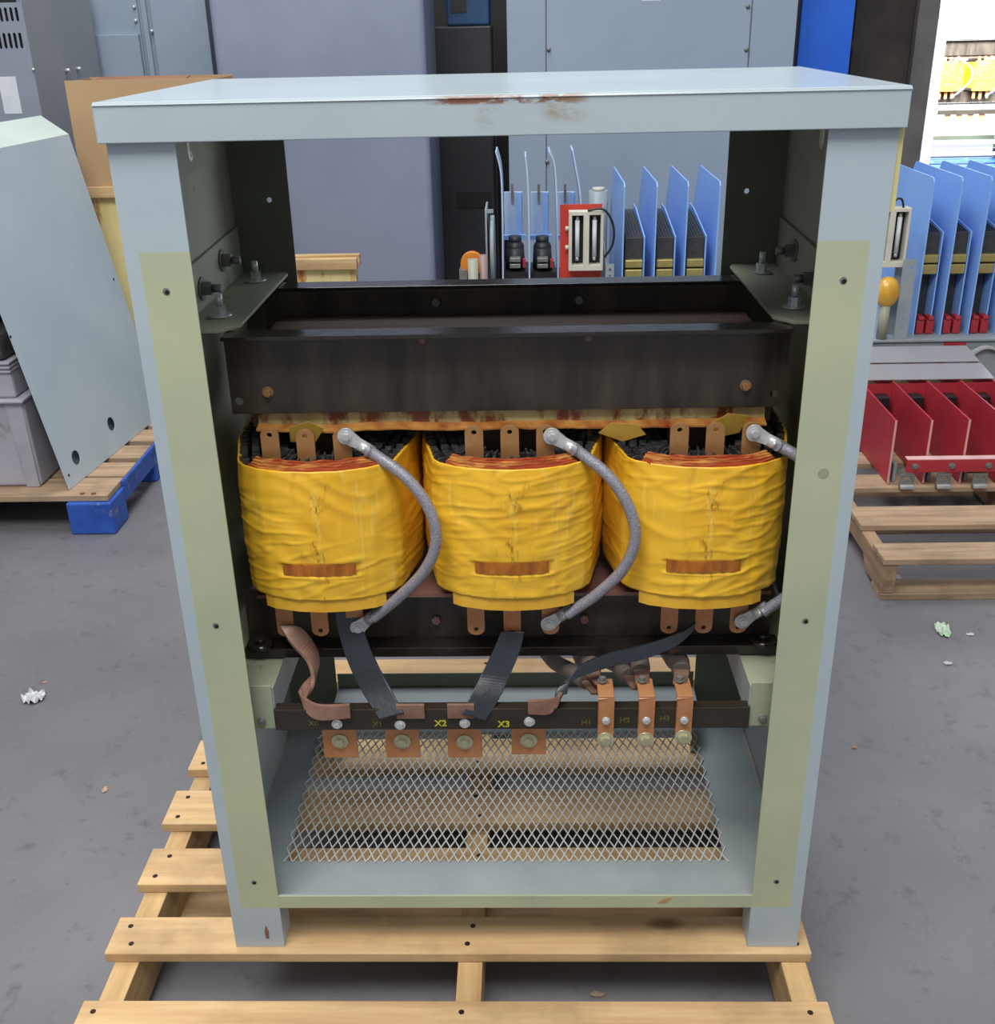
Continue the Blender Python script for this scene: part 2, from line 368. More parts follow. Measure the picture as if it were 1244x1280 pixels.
# side panels with a slot below the lid, rear posts
for s in (-1, 1):
    hx = [(.302, 1.392), (.352, 1.392)]
    sl = slot(.30, .335, 1.395, 1.452)
    x0, x1 = sorted((s*(W-.003), s*(W-.006)))
    mb = MB(); mb.m(0).poly([(.004, .66), (D-.003, .66), (D-.003, H), (.004, H)], 'x', x0, x1, [sl])
    mb.m(1).box(x0, x1, .004, D-.003, .228, .66)
    mb.build('side_panel', [M['olive'], M['paint_in']], T)
    x0, x1 = sorted((s*(W-.0065), s*(W-.009)))
    MB().poly(rect(.232, D-.03, 1.385, H), 'x', x0, x1, [slot(.305, .33, 1.40, 1.45)]).build('lifting_plate', M['olive'], T)
    # outer skin of the rear half
    x0, x1 = sorted((s*W, s*(W-.0028)))
    MB().poly([(.0755, .228), (D, .228), (D, H), (.0755, H)], 'x', x0, x1, [sl]).build('outer_skin', M['paint'], T)
    a, b = sorted((s*(W-.004), s*.375))
    hc = -.388 if s < 0 else .388
    hz = 1.31
    q = MB(); q.m(0).poly(rect(a, b, Z0, H), 'y', D-.003, D, [circ(hc+s*.022, hz, .0045, 10)])
    q.build('rear_post', M['olive_shaded'], T)  # shade behind the opening is put into the post colour
# bottom tray
tr = MB()
tr.m(1).poly(rect(-.471, .471, .004, D-.004), 'z', .233, .236, [rect(-.402, .369, .103, .476)])
tr.m(0).box(-.396, .396, .0005, .0035, .227, .2525)
tr.m(1).box(-.396, .396, .0035, .0055, .234, .2525)
tr.build('bottom_tray', [M['primer'], M['paint_in']], T)
em = MB()
X0, X1, Y0, Y1, zz = -.408, .375, .097, .482, .2385
px_, py_ = .0163, .036
def clip(a, b):
    t0, t1 = 0., 1.; dx, dy = b[0]-a[0], b[1]-a[1]
    for p, qv in ((-dx, a[0]-X0), (dx, X1-a[0]), (-dy, a[1]-Y0), (dy, Y1-a[1])):
        if abs(p) < 1e-9: continue
        r = qv/p
        if p < 0: t0 = max(t0, r)
        else: t1 = min(t1, r)
    return None if t0 >= t1-1e-6 else ((a[0]+dx*t0, a[1]+dy*t0), (a[0]+dx*t1, a[1]+dy*t1))
N = int((Y1-Y0)/py_)+2
for sgn in (1, -1):
    for k in range(-N-2, int((X1-X0)/px_)+N+3):
        xs_ = X0 + k*px_; a = (xs_, Y0); b = (xs_+sgn*px_*N, Y0+py_*N)
        c = clip(a, b)
        if c: em.bar((c[0][0], c[0][1], zz+.0006*sgn), (c[1][0], c[1][1], zz+.0006*sgn), .0021, .0016)
em.build('expanded_metal', M['mesh'], T)
# rear cross member
rr = MB()
rr.m(1).box(-.372, .372, D-.004, D-.001, .312, .345); rr.m(0).box(-.372, .372, .44, D-.001, .309, .312); rr.m(0).box(-.372, .372, .44, .443, .275, .309)
rr.build('rear_rail', [M['paint_in'], M['olive_shaded']], T, .001)  # web coloured dark for its shade, flange left light
# side rails that carry the core, bar supports
for s in (-1, 1):
    q = MB(); a, b = sorted((s*.368, s*.470)); 
    q.m(0).box(a, b, .028, .53, .645, .648)
    a, b = sorted((s*.368, s*.371)); q.m(1).box(a, b, .028, .53, .588, .645)
    q.build('side_rail', [M['olive'], M['paint_in']], T)
    a, b = sorted((s*.370, s*.470))
    q = MB().box(a, b, .0255, .0278, .575, .655).build('bar_support', M['olive'], T, .001)
    bolt_mb((s*.391, .0255, .590), (0, -1, 0), .0068, .0045, .004).build('screw', [M['zinc_dull'], M['zinc_dull']], q)
# core: yokes, legs, clamps
MB().box(-.385, .395, .165, .412, 1.03, 1.135).build('upper_yoke', M['yoke'], T)
MB().box(-.385, .395, .165, .412, .655, .757).build('lower_yoke', M['yoke'], T)
for cx in (-.281, .007, .291): MB().box(cx-.045, cx+.045, .19, .39, .757, 1.03).build('core_leg', M['yoke'], T)
MB().box(-.40, .41, .118, .45, .7575, .7635).build('insulating_board', M['pinkboard'], T)
def clamp(front, up):
    mb = MB(); yw = .148 if front else .424
    x0, x1 = (-.410, .411)
    if up:
        hl = [circ(x0+.012, 1.075, .0068, 14), circ(x1-.016, 1.076, .0068, 14)]
        mb.m(1).poly(rect(x0, x1, 1.056, 1.176), 'y', yw, yw+.006, hl)
        if front: mb.m(0).box(x0+.005, x1-.005, .115, yw+.006, 1.176, 1.182)
        else: mb.m(0).box(x0+.005, x1-.005, yw, .47, 1.176, 1.182)
    else:
        mb.m(1).box(x0-.02, x1+.01, yw, yw+.006, .652, .756)
        if front: mb.m(0).box(-.43, .43, .112, yw, .651, .668)
        else: mb.m(0).box(-.43, .43, yw+.006, .466, .651, .668)
    return mb.build('upper_clamp' if up else 'lower_clamp', [M['varnish'], M['varnish_flat']], T, .0012)
cl = [clamp(f, u) for f in (True, False) for u in (True, False)]
for x in (-.353, .351): bolt_mb((x, .148, 1.090), (0, -1, 0), .0085, .006, .006).build('clamp_bolt', [M['copper_dull'], M['bronze']], cl[0])
for x in (-.12, .12):
    bolt_mb((x, .424, 1.155), (0, -1, 0), .009, .007, .008).build('clamp_bolt', [M['varnish'], M['zinc_dull']], cl[2])
    bolt_mb((x, .148, 1.165), (0, -1, 0), .007, .005, .002).build('clamp_bolt', [M['varnish'], M['pinkboard']], cl[0])
    bolt_mb((x, .148, .70), (0, -1, 0), .009, .007, .005).build('clamp_bolt', [M['varnish'], M['pinkboard']], cl[1])
for x in (-.405, .405):
    for y in (.13,):
        q = MB().cyl((x, y-.008, .668), (x, y-.008, .676), .022, 24, .016); q.cyl((x, y-.008, .676), (x, y-.008, .684), .009, 6)
        q.build('foot_bolt', M['varnish'], cl[1])
# insulation sheets hanging below the upper clamp
mb = MB()
top, n = [], 90
for i in range(n+1):
    x = -.375+.76*i/n; z = 1.036+.004*noise.noise(Vector((x*9, 3, 0)))+.003*noise.noise(Vector((x*40, 1, 0))); top.append((x, z))
for i in range(n):
    (xa, za), (xb, zb) = top[i], top[i+1]
    mb.m(0).add([(xa, .158, za), (xb, .158, zb), (xb, .160, 1.058), (xa, .160, 1.058)], [(0, 1, 2, 3)])
    mb.m(1).add([(xa, .158, za), (xb, .158, zb), (xb, .139, zb-.004), (xa, .139, za-.004), (xa, .139, za-.0065), (xb, .139, zb-.0065), (xb, .160, zb-.008), (xa, .160, za-.008)],
                [(0, 1, 2, 3), (3, 2, 5, 4), (4, 5, 6, 7)])
mb.build('insulation_sheet', [M['insul'], mat('orange_sheet_edge', (190, 138, 70), (128, 56, 24), 24, .4)], T)
for (x, y, z, a, dx, dz) in ((-.30, .135, 1.030, .3, .03, .02), (.172, .12, 1.031, -.4, .035, .018), (.325, .13, 1.035, .7, .04, .022)):
    c, s_ = math.cos(a), math.sin(a)
    P = [Vector((x+u*dx*c-v*dz*s_, y-.3*v*dz, z+u*dx*s_*.5+v*dz*c)) for u, v in ((-1, -.6), (.2, -1), (1, .1), (.4, .9), (-.7, .6))]
    MB().slab(P, (0, .0012, 0)).build('torn_sheet_flap', mat('yellow_sheet_flap', (214, 178, 80), (180, 136, 54), 20, .4), T)

# coils
def outline(f=0.0, n=140, jag=0):
    """plan outline, f = inset; front at -y"""
    yf, yc, yb = .078-.285, 0, .075+.13
    key = [(0, yf-.030), (.04, yf-.0265), (.08, yf-.015), (.108, yf+.004), (.1195, yf+.020), (.1245, yf+.042), (.141, -.09), (.1432, -.05), (.1432, .05), (.141, .09), (.124, yb-.035), (.1195, yb-.013), (.10, yb), (.05, yb+.006), (0, yb+.008)]
    pts = key + [(-x, y) for x, y in key[-2:0:-1]]
    out = []
    L_ = len(pts)
    seg = [math.dist(pts[i], pts[(i+1) % L_]) for i in range(L_)]; tot = sum(seg)
    for k in range(n):
        t = tot*k/n; i = 0
        while t > seg[i]: t -= seg[i]; i += 1
        a, b = Vector(pts[i]), Vector(pts[(i+1) % L_]); out.append(a.lerp(b, t/seg[i]))
    res_ = []
    for k in range(n):
        d = (out[(k+1) % n]-out[k-1]).normalized(); nn = Vector((d.y, -d.x))
        if nn.dot(out[k]) < 0: nn = -nn
        res_.append((out[k]-nn*f, nn))
    return res_
CX = (-.281, .007, .291); CY = .285
def coil(ci):
    cx = CX[ci]; seed = ci*13.7
    ol = outline(0, 260); nz = 80; z0, z1 = .790, 1.001
    vs, fs = [], []; n = len(ol)
    for j in range(nz+1):
        z = z0+(z1-z0)*j/nz
        e = 1-.5*max(0, 1-(min(j, nz-j))/3.0)**2
        for k, (p, nn) in enumerate(ol):
            s = k/n*1.12; q = Vector((p.x*9, z*34+1.2*math.sin(p.x*20+seed), seed+p.y*9))
            w = noise.noise(q); w = 1-abs(w)*2.6; w2 = noise.noise(Vector((p.x*30, z*45, seed+p.y*30)))
            w3 = noise.noise(Vector((p.x*11+z*14, z*62-p.x*9, seed*2+p.y*11))); w3 = max(0, 1-abs(w3)*5); dsp = (.0010*w + .0006*w2 + .0015*w3*max(0, min(1, .55+1.6*noise.noise(Vector((p.x*6, z*9, seed*3))))))*e
            # vertical bands of the wrap below
            u = abs(p.x)
            if p.y < -.15:
                dsp += .0012*(1 if u < .062 else 0)
                if u < .06 and .83 < z < .853: dsp -= .0022
                if .828 < z < .833 and u < .062: dsp += .001
            if p.y < -.15:
                for xr_, hr in ((.064, .0012), (.036, .0006)):
                    if abs(u-xr_) < .0018: dsp += hr
            bow = -.003*((j/nz-.5)*2)**2
            P = p + nn*(dsp+bow)
            vs.append((cx+P.x, CY+P.y, z))
    fs = [(j*n+k, j*n+(k+1) % n, (j+1)*n+(k+1) % n, (j+1)*n+k) for j in range(nz) for k in range(n)]
    mb = MB(); mb.add(vs, fs, True)
    inn = outline(.009, 260)
    for z, base in ((z1-.004, nz*n), (z0, 0)):
        ring = vs[base:base+n] + [(cx+p.x, CY+p.y, z) for p, _ in inn]
        mb.add(ring, [(k, (k+1) % n, n+(k+1) % n, n+k) for k in range(n)], True)
    mb.add([(cx+p.x, CY+p.y, z1-.004) for p, _ in inn]+[(cx+p.x, CY+p.y, z0) for p, _ in inn], [(k, (k+1) % n, n+(k+1) % n, n+k) for k in range(n)], True)
    c = mb.build('coil', M['coil'], T, center=(cx, CY, .89))
    # stacked layers of the winding showing above the wrap at the front
    def arc(f, z0, z1, th, hw, name, m, wob=0):
        A = [(p, nn) for p, nn in outline(f, 400) if p.y < -.12 and abs(p.x) < hw]; A.sort(key=lambda t: t[0].x)
        B = MB(); v = []
        for i, (p, nn) in enumerate(A):
            w = wob*noise.noise(Vector((p.x*60, f*900, seed))); w0 = wob*noise.noise(Vector((p.x*45, f*700+5, seed)))
            for (dd, zc) in ((0, z0), (0, z1+w), (th, z1+w*.6+w0*.4), (th, z0)):
                q = p-nn*(dd+w0*.3); v.append((cx+q.x, CY+q.y, zc))
        k = len(A); B.add(v, [(i*4+a, i*4+(a+1) % 4, i*4+4+(a+1) % 4, i*4+4+a) for i in range(k-1) for a in range(4)] + [(0, 1, 2, 3), (4*k-1, 4*k-2, 4*k-3, 4*k-4)])
        return B
    B = MB()
    for i, f in enumerate((.0035, .0085, .0135, .0185)):
        b2 = arc(f, .985, 1.0035+.0022*i, .0038, .097-.003*i, '', None, .003); B.add(b2.v, b2.f)
    B.build('winding_edge', M['ring'], c)
    # comb of duct sticks and inner windings
    B = MB()
    for f, z in ((.024, 1.004), (.040, 1.006), (.052, 1.002), (.066, 1.005), (.080, 1.0)):
        o_ = outline(f, 150); 
        v = [(cx+p.x, CY+p.y, zz_) for zz_ in (.80, z-.006) for p, _ in o_]+[(cx+p.x-nn.x*.007, CY+p.y-nn.y*.007, z-.006) for p, nn in o_]
        m_ = len(o_); B.add(v, [(k, (k+1) % m_, m_+(k+1) % m_, m_+k) for k in range(m_)]+[(m_+k, m_+(k+1) % m_, 2*m_+(k+1) % m_, 2*m_+k) for k in range(m_)])
    for f in (.012, .030, .045, .059, .073):
        o_ = outline(f, 84)
        for p, nn in o_:
            if f < .02 and abs(p.x) < .10 and p.y < -.1: continue
            a = Vector((cx+p.x+nn.x*.006, CY+p.y+nn.y*.006, 1.0)); b = Vector((cx+p.x-nn.x*.005, CY+p.y-nn.y*.005, 1.0))
            h = random.uniform(.993, .999)
            B.bar((a.x, a.y, h), (b.x, b.y, h), .003, .014)
    B.build('duct_sticks', M['spacer'], c)
    B = arc(.004, .769, .797, .006, .094, '', None); B.build('lower_collar', M['collar'], c)
    B = MB(); A = [(p, nn) for p, nn in outline(-.0016, 500) if p.y < -.12 and -.058 < p.x < .056]; A.sort(key=lambda t: t[0].x)
    v = []
    for p, nn in A:
        for q, z in ((p, .8335), (p, .8525), (p-nn*.004, .8525), (p-nn*.004, .8335)): v.append((cx+q.x, CY+q.y, z+.0006*math.sin(p.x*400)))
    k = len(A); B.add(v, [(i*4+a, i*4+(a+1) % 4, i*4+4+(a+1) % 4, i*4+4+a) for i in range(k-1) for a in range(4)])
    B.build('label_patch', M['patch'], c)
    return c
coils = [coil(i) for i in range(3)]
def tab(x, z0, z1, up, c, tilt=0, m='bronze', y=.098):
    w = .0135; n = 12; zc = z1-w if up else z0+w
    sg = 1 if up else -1
    pts = [(x-w, z0 if up else z1), (x+w, z0 if up else z1)] + [(x+w*math.cos(math.pi*i/n), zc+sg*w*.8*math.sin(math.pi*i/n)) for i in range(n+1)]
    if not up: pts = pts[::-1]
    hole = circ(x, zc+sg*.0005, .0038, 12)
    MB().poly(pts, 'y', y, y+.0045, [hole]).build('copper_tab', M[m], c, .0006)
TOPX = [(-.346, -.294, -.240), (-.047, .005, .057), (.251, .303, .355)]
BOTX = [(-.355, -.300, -.244), (-.053, .004, .064), (.250, .304, .358)]
for i in range(3):
    for k, x in enumerate(TOPX[i]): tab(x, .985, 1.053-(.002*k if i == 0 else 0), True, coils[i])
    for k, x in enumerate(BOTX[i]): tab(x, .697-(.006 if (i == 1 and k == 1) else 0), .785, False, coils[i], m='copper')

# jumper cables in clear sleeves with ring lugs
M['braid'] = mat('tinned_braid_in_clear_sleeve', (150, 150, 160), (122, 122, 134), 380, .3, .15, stretch=(1, 1, 1), bump=.3, bscale=500, lo=.4, hi=.6, coat=.7)
def lug(p, q, par):
    """ring lug bolted at p, barrel pointing to q"""
    p, q = Vector(p), Vector(q); d = (q-p); d.y *= .3; d.normalize(); mb = MB()
    nrm = Vector((0, -1, 0)); side = d.cross(nrm).normalized()
    mb.m(0).cyl(p, p+nrm*.004, .0125, 24)
    mb.slab([p+side*.0118+nrm*.0005, p+d*.024+side*.008+nrm*.0005, p+d*.024-side*.008+nrm*.0005, p-side*.0118+nrm*.0005], nrm*.003)
    mb.cyl(p+d*.021+nrm*.003, p+d*.046+nrm*.003, .0088, 16, .0092)
    mb.cyl(p+d*.028+nrm*.003+nrm*.0065, p+d*.034+nrm*.003+nrm*.0065, .005, 12, .004)
    mb.m(0)
    lo_ = mb.build('ring_lug', M['zinc'], par)
    bolt_mb(p+nrm*.004, nrm, .0085, .0055, .005, .0015).build('bolt', [M['zinc'], M['zinc']], lo_)
    return p+d*.044+nrm*.003
YJ = .094
def jumper(pt, pb, mid):
    par_pts = [at(*pt, y=YJ), at(*pb, y=YJ)]
    A = par_pts[0]; B = par_pts[1]
    mids = [at(a, b, y=y) for a, b, y in mid]
    hub = MB()
    e0 = A + (mids[0]-A).normalized()*.036 + Vector((0, -.004, 0)); e1 = B + (mids[-1]-B).normalized()*.036 + Vector((0, -.004, 0))
    path = smooth_path([e0]+mids+[e1], 10)
    hub.tube(path, .0088, 14)
    c = hub.build('jumper_cable', M['braid'], T)
    lug(A, mids[0], c); lug(B, mids[-1], c)
jumper((433, 545), (448, 784), [(470, 570, .085), (510, 600, .07), (538, 640, .06), (545, 680, .055), (530, 715, .058), (500, 746, .07), (478, 764, .08)])
jumper((690, 545), (686, 779), [(727, 568, .085), (762, 597, .07), (787, 636, .06), (794, 675, .055), (779, 712, .058), (748, 742, .07), (722, 760, .08)])
jumper((943, 541), (928, 776), [(978, 560, .085), (1004, 578, .07), (1030, 622, .06), (1036, 665, .055), (1022, 702, .058), (990, 740, .07), (962, 760, .08)])

# flexible straps from the lower tabs to the bar
def strap(name, pts, wid, t, m, par=T):
    P = [at(a, b, y=y) for a, b, y in pts]
    Wd = smooth_path([Vector(w) for w in wid], 8)
    return MB().ribbon(smooth_path(P, 8), Wd, t).build(name, m, par, .001)
strap('copper_strap', [(360, 782, .092), (372, 797, .088), (391, 822, .08), (393, 848, .06), (378, 872, .035), (396, 890, .020), (438, 889, .0165)],
      [(.012, 0, 0), (.010, .012, .002), (.004, .016, 0), (0, .015, .002), (-.004, .006, .010), (0, .001, .013), (0, 0, .012)], .006, M['copper_dull'])
strap('black_strap', [(434, 762, .105), (438, 785, .096), (452, 826, .075), (470, 862, .05), (490, 896, .014)],
      [(.019, 0, 0), (.020, 0, .002), (.021, 0, .004), (.021, 0, .006), (.019, 0, .006)], .007, M['black_sleeve'])
strap('black_strap', [(641, 790, .092), (634, 812, .08), (619, 846, .06), (606, 872, .035), (592, 897, .014)],
      [(.0185, 0, 0), (.020, 0, -.003), (.021, 0, -.004), (.021, 0, -.006), (.018, 0, -.006)], .007, M['black_sleeve'])
strap('black_strap', [(868, 783, .094), (846, 800, .082), (806, 815, .072), (760, 826, .062), (724, 840, .052), (706, 855, .042), (701, 870, .03)],
      [(.002, .003, .006), (.002, .003, .009), (0, .003, .0105), (0, .003, .0105), (.003, .004, .009), (.009, .004, .004), (.009, .004, 0)], .007, M['black_sleeve'])
strap('copper_strap', [(701, 866, .03), (697, 878, .025), (684, 884, .019), (660, 884, .0165)],
      [(.004, .012, 0), (.004, .008, .006), (0, .002, .012), (0, 0, .012)], .006, M['copper_dull'])
# terminal bar
bar = MB().box(-.37, .37, .022, .042, .574, .612).build('terminal_bar', M['phenolic'], T, .001)
bx = [(-.2795, 421, 907), (-.19, 500, 908), (-.10, 581, 907), (.003, 662, 905)]
for i, (px, py) in enumerate(((425, 927), (503, 927), (581, 928), (661, 926))):
    p = at(px, py, y=.042)
    w = .0275
    zt = .60; zb = at(px, 948 if i < 3 else 944, y=.042).z
    pl_ = MB().box(p.x-w, p.x+w, .0425, .0475, zb, zt).build('terminal_plate', M['copper'], T, .001)
    bolt_mb((p.x, .0425, p.z), (0, -1, 0), .0135, .0075, .006).build('bolt', [M['washer'], M['washer']], pl_)
    if i in (1, 2):
        a = at(505 if i == 1 else 585, 890, y=.0165)
        e = a.x + (.020 if i == 1 else -.020)
        MB().box(min(a.x-.012, e-.012) if i == 1 else e-.012, e+.012 if i == 1 else a.x+.010, .0165, .0215, .598, .624).build('strap_end', M['copper_dull'], T, .001)
for px, py in ((421, 907), (500, 908), (581, 906), (662, 904)):
    p = at(px, py, y=.018); bolt_mb((p.x, .0218, p.z), (0, -1, 0), .0085, .0055, .0045).build('screw', [M['zinc'], M['zinc']], bar)
def text(body, px, py, size, m):
    cu = bpy.data.curves.new('lettering', 'FONT'); cu.body = body; cu.size = size; cu.extrude = .0002; cu.offset = .0004; cu.align_x = 'CENTER'; cu.align_y = 'CENTER'
    tmp = bpy.data.objects.new('tmp', cu); me = bpy.data.meshes.new_from_object(tmp); bpy.data.objects.remove(tmp)
    me.materials.clear(); me.materials.append(m)
    p = at(px, py, y=.0216); o = bpy.data.objects.new('lettering', me); COL.objects.link(o); o.parent = bar
    o.location = p-origin(bar); o.rotation_euler = (math.pi/2, 0, 0)
text('X0', 392, 905, .0135, M['yellow_faint']); text('X1', 472, 906, .0135, M['yellow_faint'])
text('X2', 551, 905, .0155, M['yellow_ink']); text('X3', 630, 906, .0155, M['yellow_ink'])
text('H1', 733, 904, .013, M['yellow_faint']); text('H2', 781, 901, .013, M['yellow_faint']); text('H3', 831, 899, .013, M['yellow_faint'])
# high-voltage terminals
for px, pb, bk in ((757, 925, (738, 838)), (807, 925, (799, 834)), (854, 922, (849, 832))):
    p = at(px, pb, y=.016); x = p.x; w = .0125
    q = MB().box(x-w, x+w, .0165, .0215, p.z-.004, .634); q.box(x-w, x+w, .0165, .066, .634, .638)
    t_ = q.build('terminal_strip', M['copper'], T, .001)
    bolt_mb((x, .0165, p.z), (0, -1, 0), .0135, .008, .006).build('bolt', [M['washer'], M['washer']], t_)
    bolt_mb((x, .0165, .5935), (0, -1, 0), .0065, .0045, .004).build('screw', [M['zinc'], M['zinc']], t_)
    b0 = Vector((x-.004, .050, .6385)); P1 = at(bk[0]+3, bk[1]+12, y=.085); P2 = at(*bk, y=.125); P3 = at(bk[0]-5, bk[1]-5, y=.19); P4 = P3+Vector((-.01, .10, -.02))
    for P_ in (P1, P2): P_.z = max(P_.z, .632)
    lg = MB(); lg.ribbon([b0, b0.lerp(P1, .6), P1, P1.lerp(P2, .5)], [Vector((.0115, 0, 0))]*2+[Vector((.012, 0, 0))]*2, .005)
    l_ = lg.build('cable_lug', M['copper_dull'], t_, .001)
    bolt_mb(Vector((x-.004, .054, .6412)), (0, 0, 1), .0075, .0055, .005).build('screw', [M['zinc_dull'], M['zinc_dull']], l_)
    MB().tube(smooth_path([P1.lerp(P2, .3), P2, P3, P4], 6), [.0145, .0155]+[.0155]*17, 16).build('cable_sleeve', M['grey_sleeve'], t_)
for pts in (((748, 868, .05), (733, 852, .08), (712, 838, .13), (694, 828, .20)), ((798, 862, .06), (786, 846, .10), (772, 832, .15), (760, 826, .22))):
    P_ = [at(a, b, y=y) for a, b, y in pts]
    MB().tube(smooth_path(P_[1:]+[P_[-1]+Vector((-.02, .08, -.02))], 6), .0135, 14).build('cable_sleeve', M['grey_sleeve'], T)
    MB().ribbon([P_[0], P_[0].lerp(P_[1], .5), P_[1]], [Vector((.010, 0, 0))]*3, .004).build('cable_lug', M['copper_dull'], T)
rm = mat('rust_red_mark', (150, 92, 74), (120, 74, 58), 60, .6)
p = at(334, 1166, y=-.0004); MB().slab([(p.x-.003, -.0006, p.z-.014), (p.x+.002, -.0006, p.z-.014), (p.x+.003, -.0006, p.z+.004), (p.x-.001, -.0006, p.z+.016), (p.x-.004, -.0006, p.z+.002)], (0, .0005, 0)).build('rust_mark', rm, T)
p = at(831, 1126, y=0); MB().slab([(p.x-.012, .0001, p.z-.007), (p.x+.004, .0001, p.z-.006), (p.x+.013, .0001, p.z+.007), (p.x-.002, .0001, p.z+.004)], (0, .0003, 0)).build('rust_mark', mat('tan_stain', (178, 150, 108), (160, 132, 92), 60, .6), T)
MB().box(W+.0003, W+.007, .002, .05, 1.36, 1.457).build('side_edge_strip', mat('cream_edge', (214, 206, 150), (196, 186, 130), 8, .5), T)
# brackets that carry the upper clamp
for s in (-1, 1):
    mb = MB(); zb = 1.183
    def X(v): return s*v
    holes = [rect(*sorted((X(.448), X(.418))), .196, .216), rect(*sorted((X(.448), X(.418))), .436, .456)]
    pts = [(X(.470), .135), (X(.410), .135), (X(.386), .165), (X(.386), .515), (X(.392), .53), (X(.470), .53)]
    if s > 0: pts = pts[::-1]
    mb.poly(pts, 'z', zb, zb+.005, holes)
    a, b = sorted((X(.473), X(.468)))
    mb.poly([(.135, zb), (.53, zb), (.53, zb+.085), (.135, zb+.075)], 'x', a, b)
    br = mb.build('mounting_bracket', M['olive'], T, .001)
    for y in (.212, .452):
        x = X(.428)
        bolt_mb((x, y+.004, zb+.005), (0, 0, 1), .0165, .0095, .013, .003, .018).build('bolt', [M['zinc'], M['zinc']], br)
    for y, z in ((.27, zb+.035), (.40, zb+.052)):
        x = X(.468)
        bolt_mb((x, y, z), (-s, 0, 0), .018, .0115, .014, .003, .014).build('bolt', [M['zinc_dull'], M['zinc_dull']], br)
T.location.z += .0008
# ================================================================== background: steel cabinets
M['cab'] = mat('violet_grey_cabinet_paint', (138, 146, 168), (124, 132, 156), 1.5, .38)
M['cab2'] = mat('blue_grey_cabinet_paint', (146, 160, 178), (136, 150, 168), 1.5, .4)
M['cab3'] = mat('grey_cabinet_paint', (140, 150, 162), (128, 138, 152), 1.5, .4)
M['cabdark'] = mat('charcoal_cabinet_paint', (48, 52, 56), (36, 40, 44), 2, .5)
M['blue'] = mat('bright_blue_paint', (42, 118, 240), (34, 106, 228), 3, .4)
M['black'] = mat('black_plastic', (30, 31, 33), (20, 20, 22), 12, .45)
M['paper'] = mat('white_paper_label', (214, 218, 226), (200, 206, 216), 20, .7)
def X_(px, py, y): return at(px, py, y=y).x
# wide violet-grey cabinet
yb = 3.62; x0 = X_(271, 100, yb); x1 = X_(538, 200, yb)
c = thing('steel_cabinet', 'wide plain violet-grey steel cabinet standing right behind the transformer', 'cabinet', ((x0+x1)/2, yb+.3, 0))
MB().box(x0, x1, yb, yb+.62, .02, 2.3).build('body', M['cab'], c, .03, 4)
MB().box(x0+.02, x1-.02, yb+.02, yb+.6, 0, .02).build('plinth', M['cabdark'], c)
# panels at the left behind
yb = 4.2; x0 = X_(112, 80, yb); x1 = X_(268, 80, yb)
c = thing('steel_enclosure', 'pale blue-grey steel enclosure with a vertical trim strip, behind the cardboard box', 'cabinet', ((x0+x1)/2-.3, yb+.3, 0))
xm = X_(185, 50, yb)
MB().box(x0-.3, xm-.03, yb, yb+.6, 0, 2.4).build('door', M['cab2'], c, .004)
MB().box(xm+.03, x1-.01, yb, yb+.6, 0, 2.4).build('door', M['cab2'], c, .004)
MB().box(xm-.03, xm+.03, yb+.012, yb+.6, 0, 2.4).build('body', M['cab3'], c)
MB().box(xm-.012, xm+.012, yb-.006, yb+.02, 0, 2.4).build('trim_strip', M['cab2'], c, .003)
for px, py in ((168, 9), (170, 26), (190, 39)):
    p = at(px, py, y=yb); MB().sphere((p.x, yb-.004, p.z), .009, 10, 6).build('screw', M['zinc'], c)
xs_ = X_(112, 44, yb-.03); z_ = at(112, 44, y=yb-.03).z
MB().box(xs_-.1, xm-.035, yb-.03, yb-.001, 0, z_).build('lower_panel', M['cab2'], c, .003)
# louvred cabinet
yb = 3.35; xr = X_(50, 130, yb); zt = at(15, 3, y=yb).z
c = thing('louvred_cabinet', 'grey steel cabinet with louvre slots and a white paper label, far left', 'cabinet', (xr-.35, yb+.4, 0))
lv = []
for (pa, pb, n_) in ((9, 27, 5), (41, 61, 5)):
    za, zb_ = at(10, pb, y=yb).z, at(10, pa, y=yb).z
    for k in range(n_+6):
        xx = X_(21 if pa < 20 else 26, (pa+pb)/2, yb)-.0215*k
        lv.append(slot(xx-.006, xx+.006, za, zb_, 4))
MB().poly(rect(xr-.7, xr, 0, zt), 'y', yb, yb+.004, lv).build('front_panel', M['cab3'], c)
MB().box(xr-.7, xr-.004, yb+.03, yb+.04, 0, zt).build('inner_plate', M['black'], c)
xb_ = yb+.75
MB().box(xr-.004, xr, yb+.004, xb_, 0, 2.3).build('side_panel', mat('dark_grey_side_paint', (146, 150, 154), (134, 138, 142), 2, .4), c)
MB().box(xr-.7, xr-.004, yb+.04, xb_, zt-.01, zt).build('top_plate', M['cabdark'], c)
MB().box(xr-.7, xr-.3, yb-.02, yb+.4, zt, zt+.15).build('top_box', M['black'], c)
q0, q1 = at(0, 96, y=yb-.001), at(28, 142, y=yb-.001)
MB().box(q0.x-.01, q1.x, yb-.0015, yb-.0002, q1.z, q0.z).build('paper_label', M['paper'], c)
for px, py in ((83, 88), (97, 86)):
    p = at(px, py, x=xr+.004); MB().cyl((xr, p.y, p.z), (xr+.02, p.y, p.z), .008, 10).build('bolt', M['zinc'], c)
p = at(42, 87, y=yb); MB().sphere((p.x, yb-.003, p.z), .007, 10, 6).build('screw', M['zinc'], c)
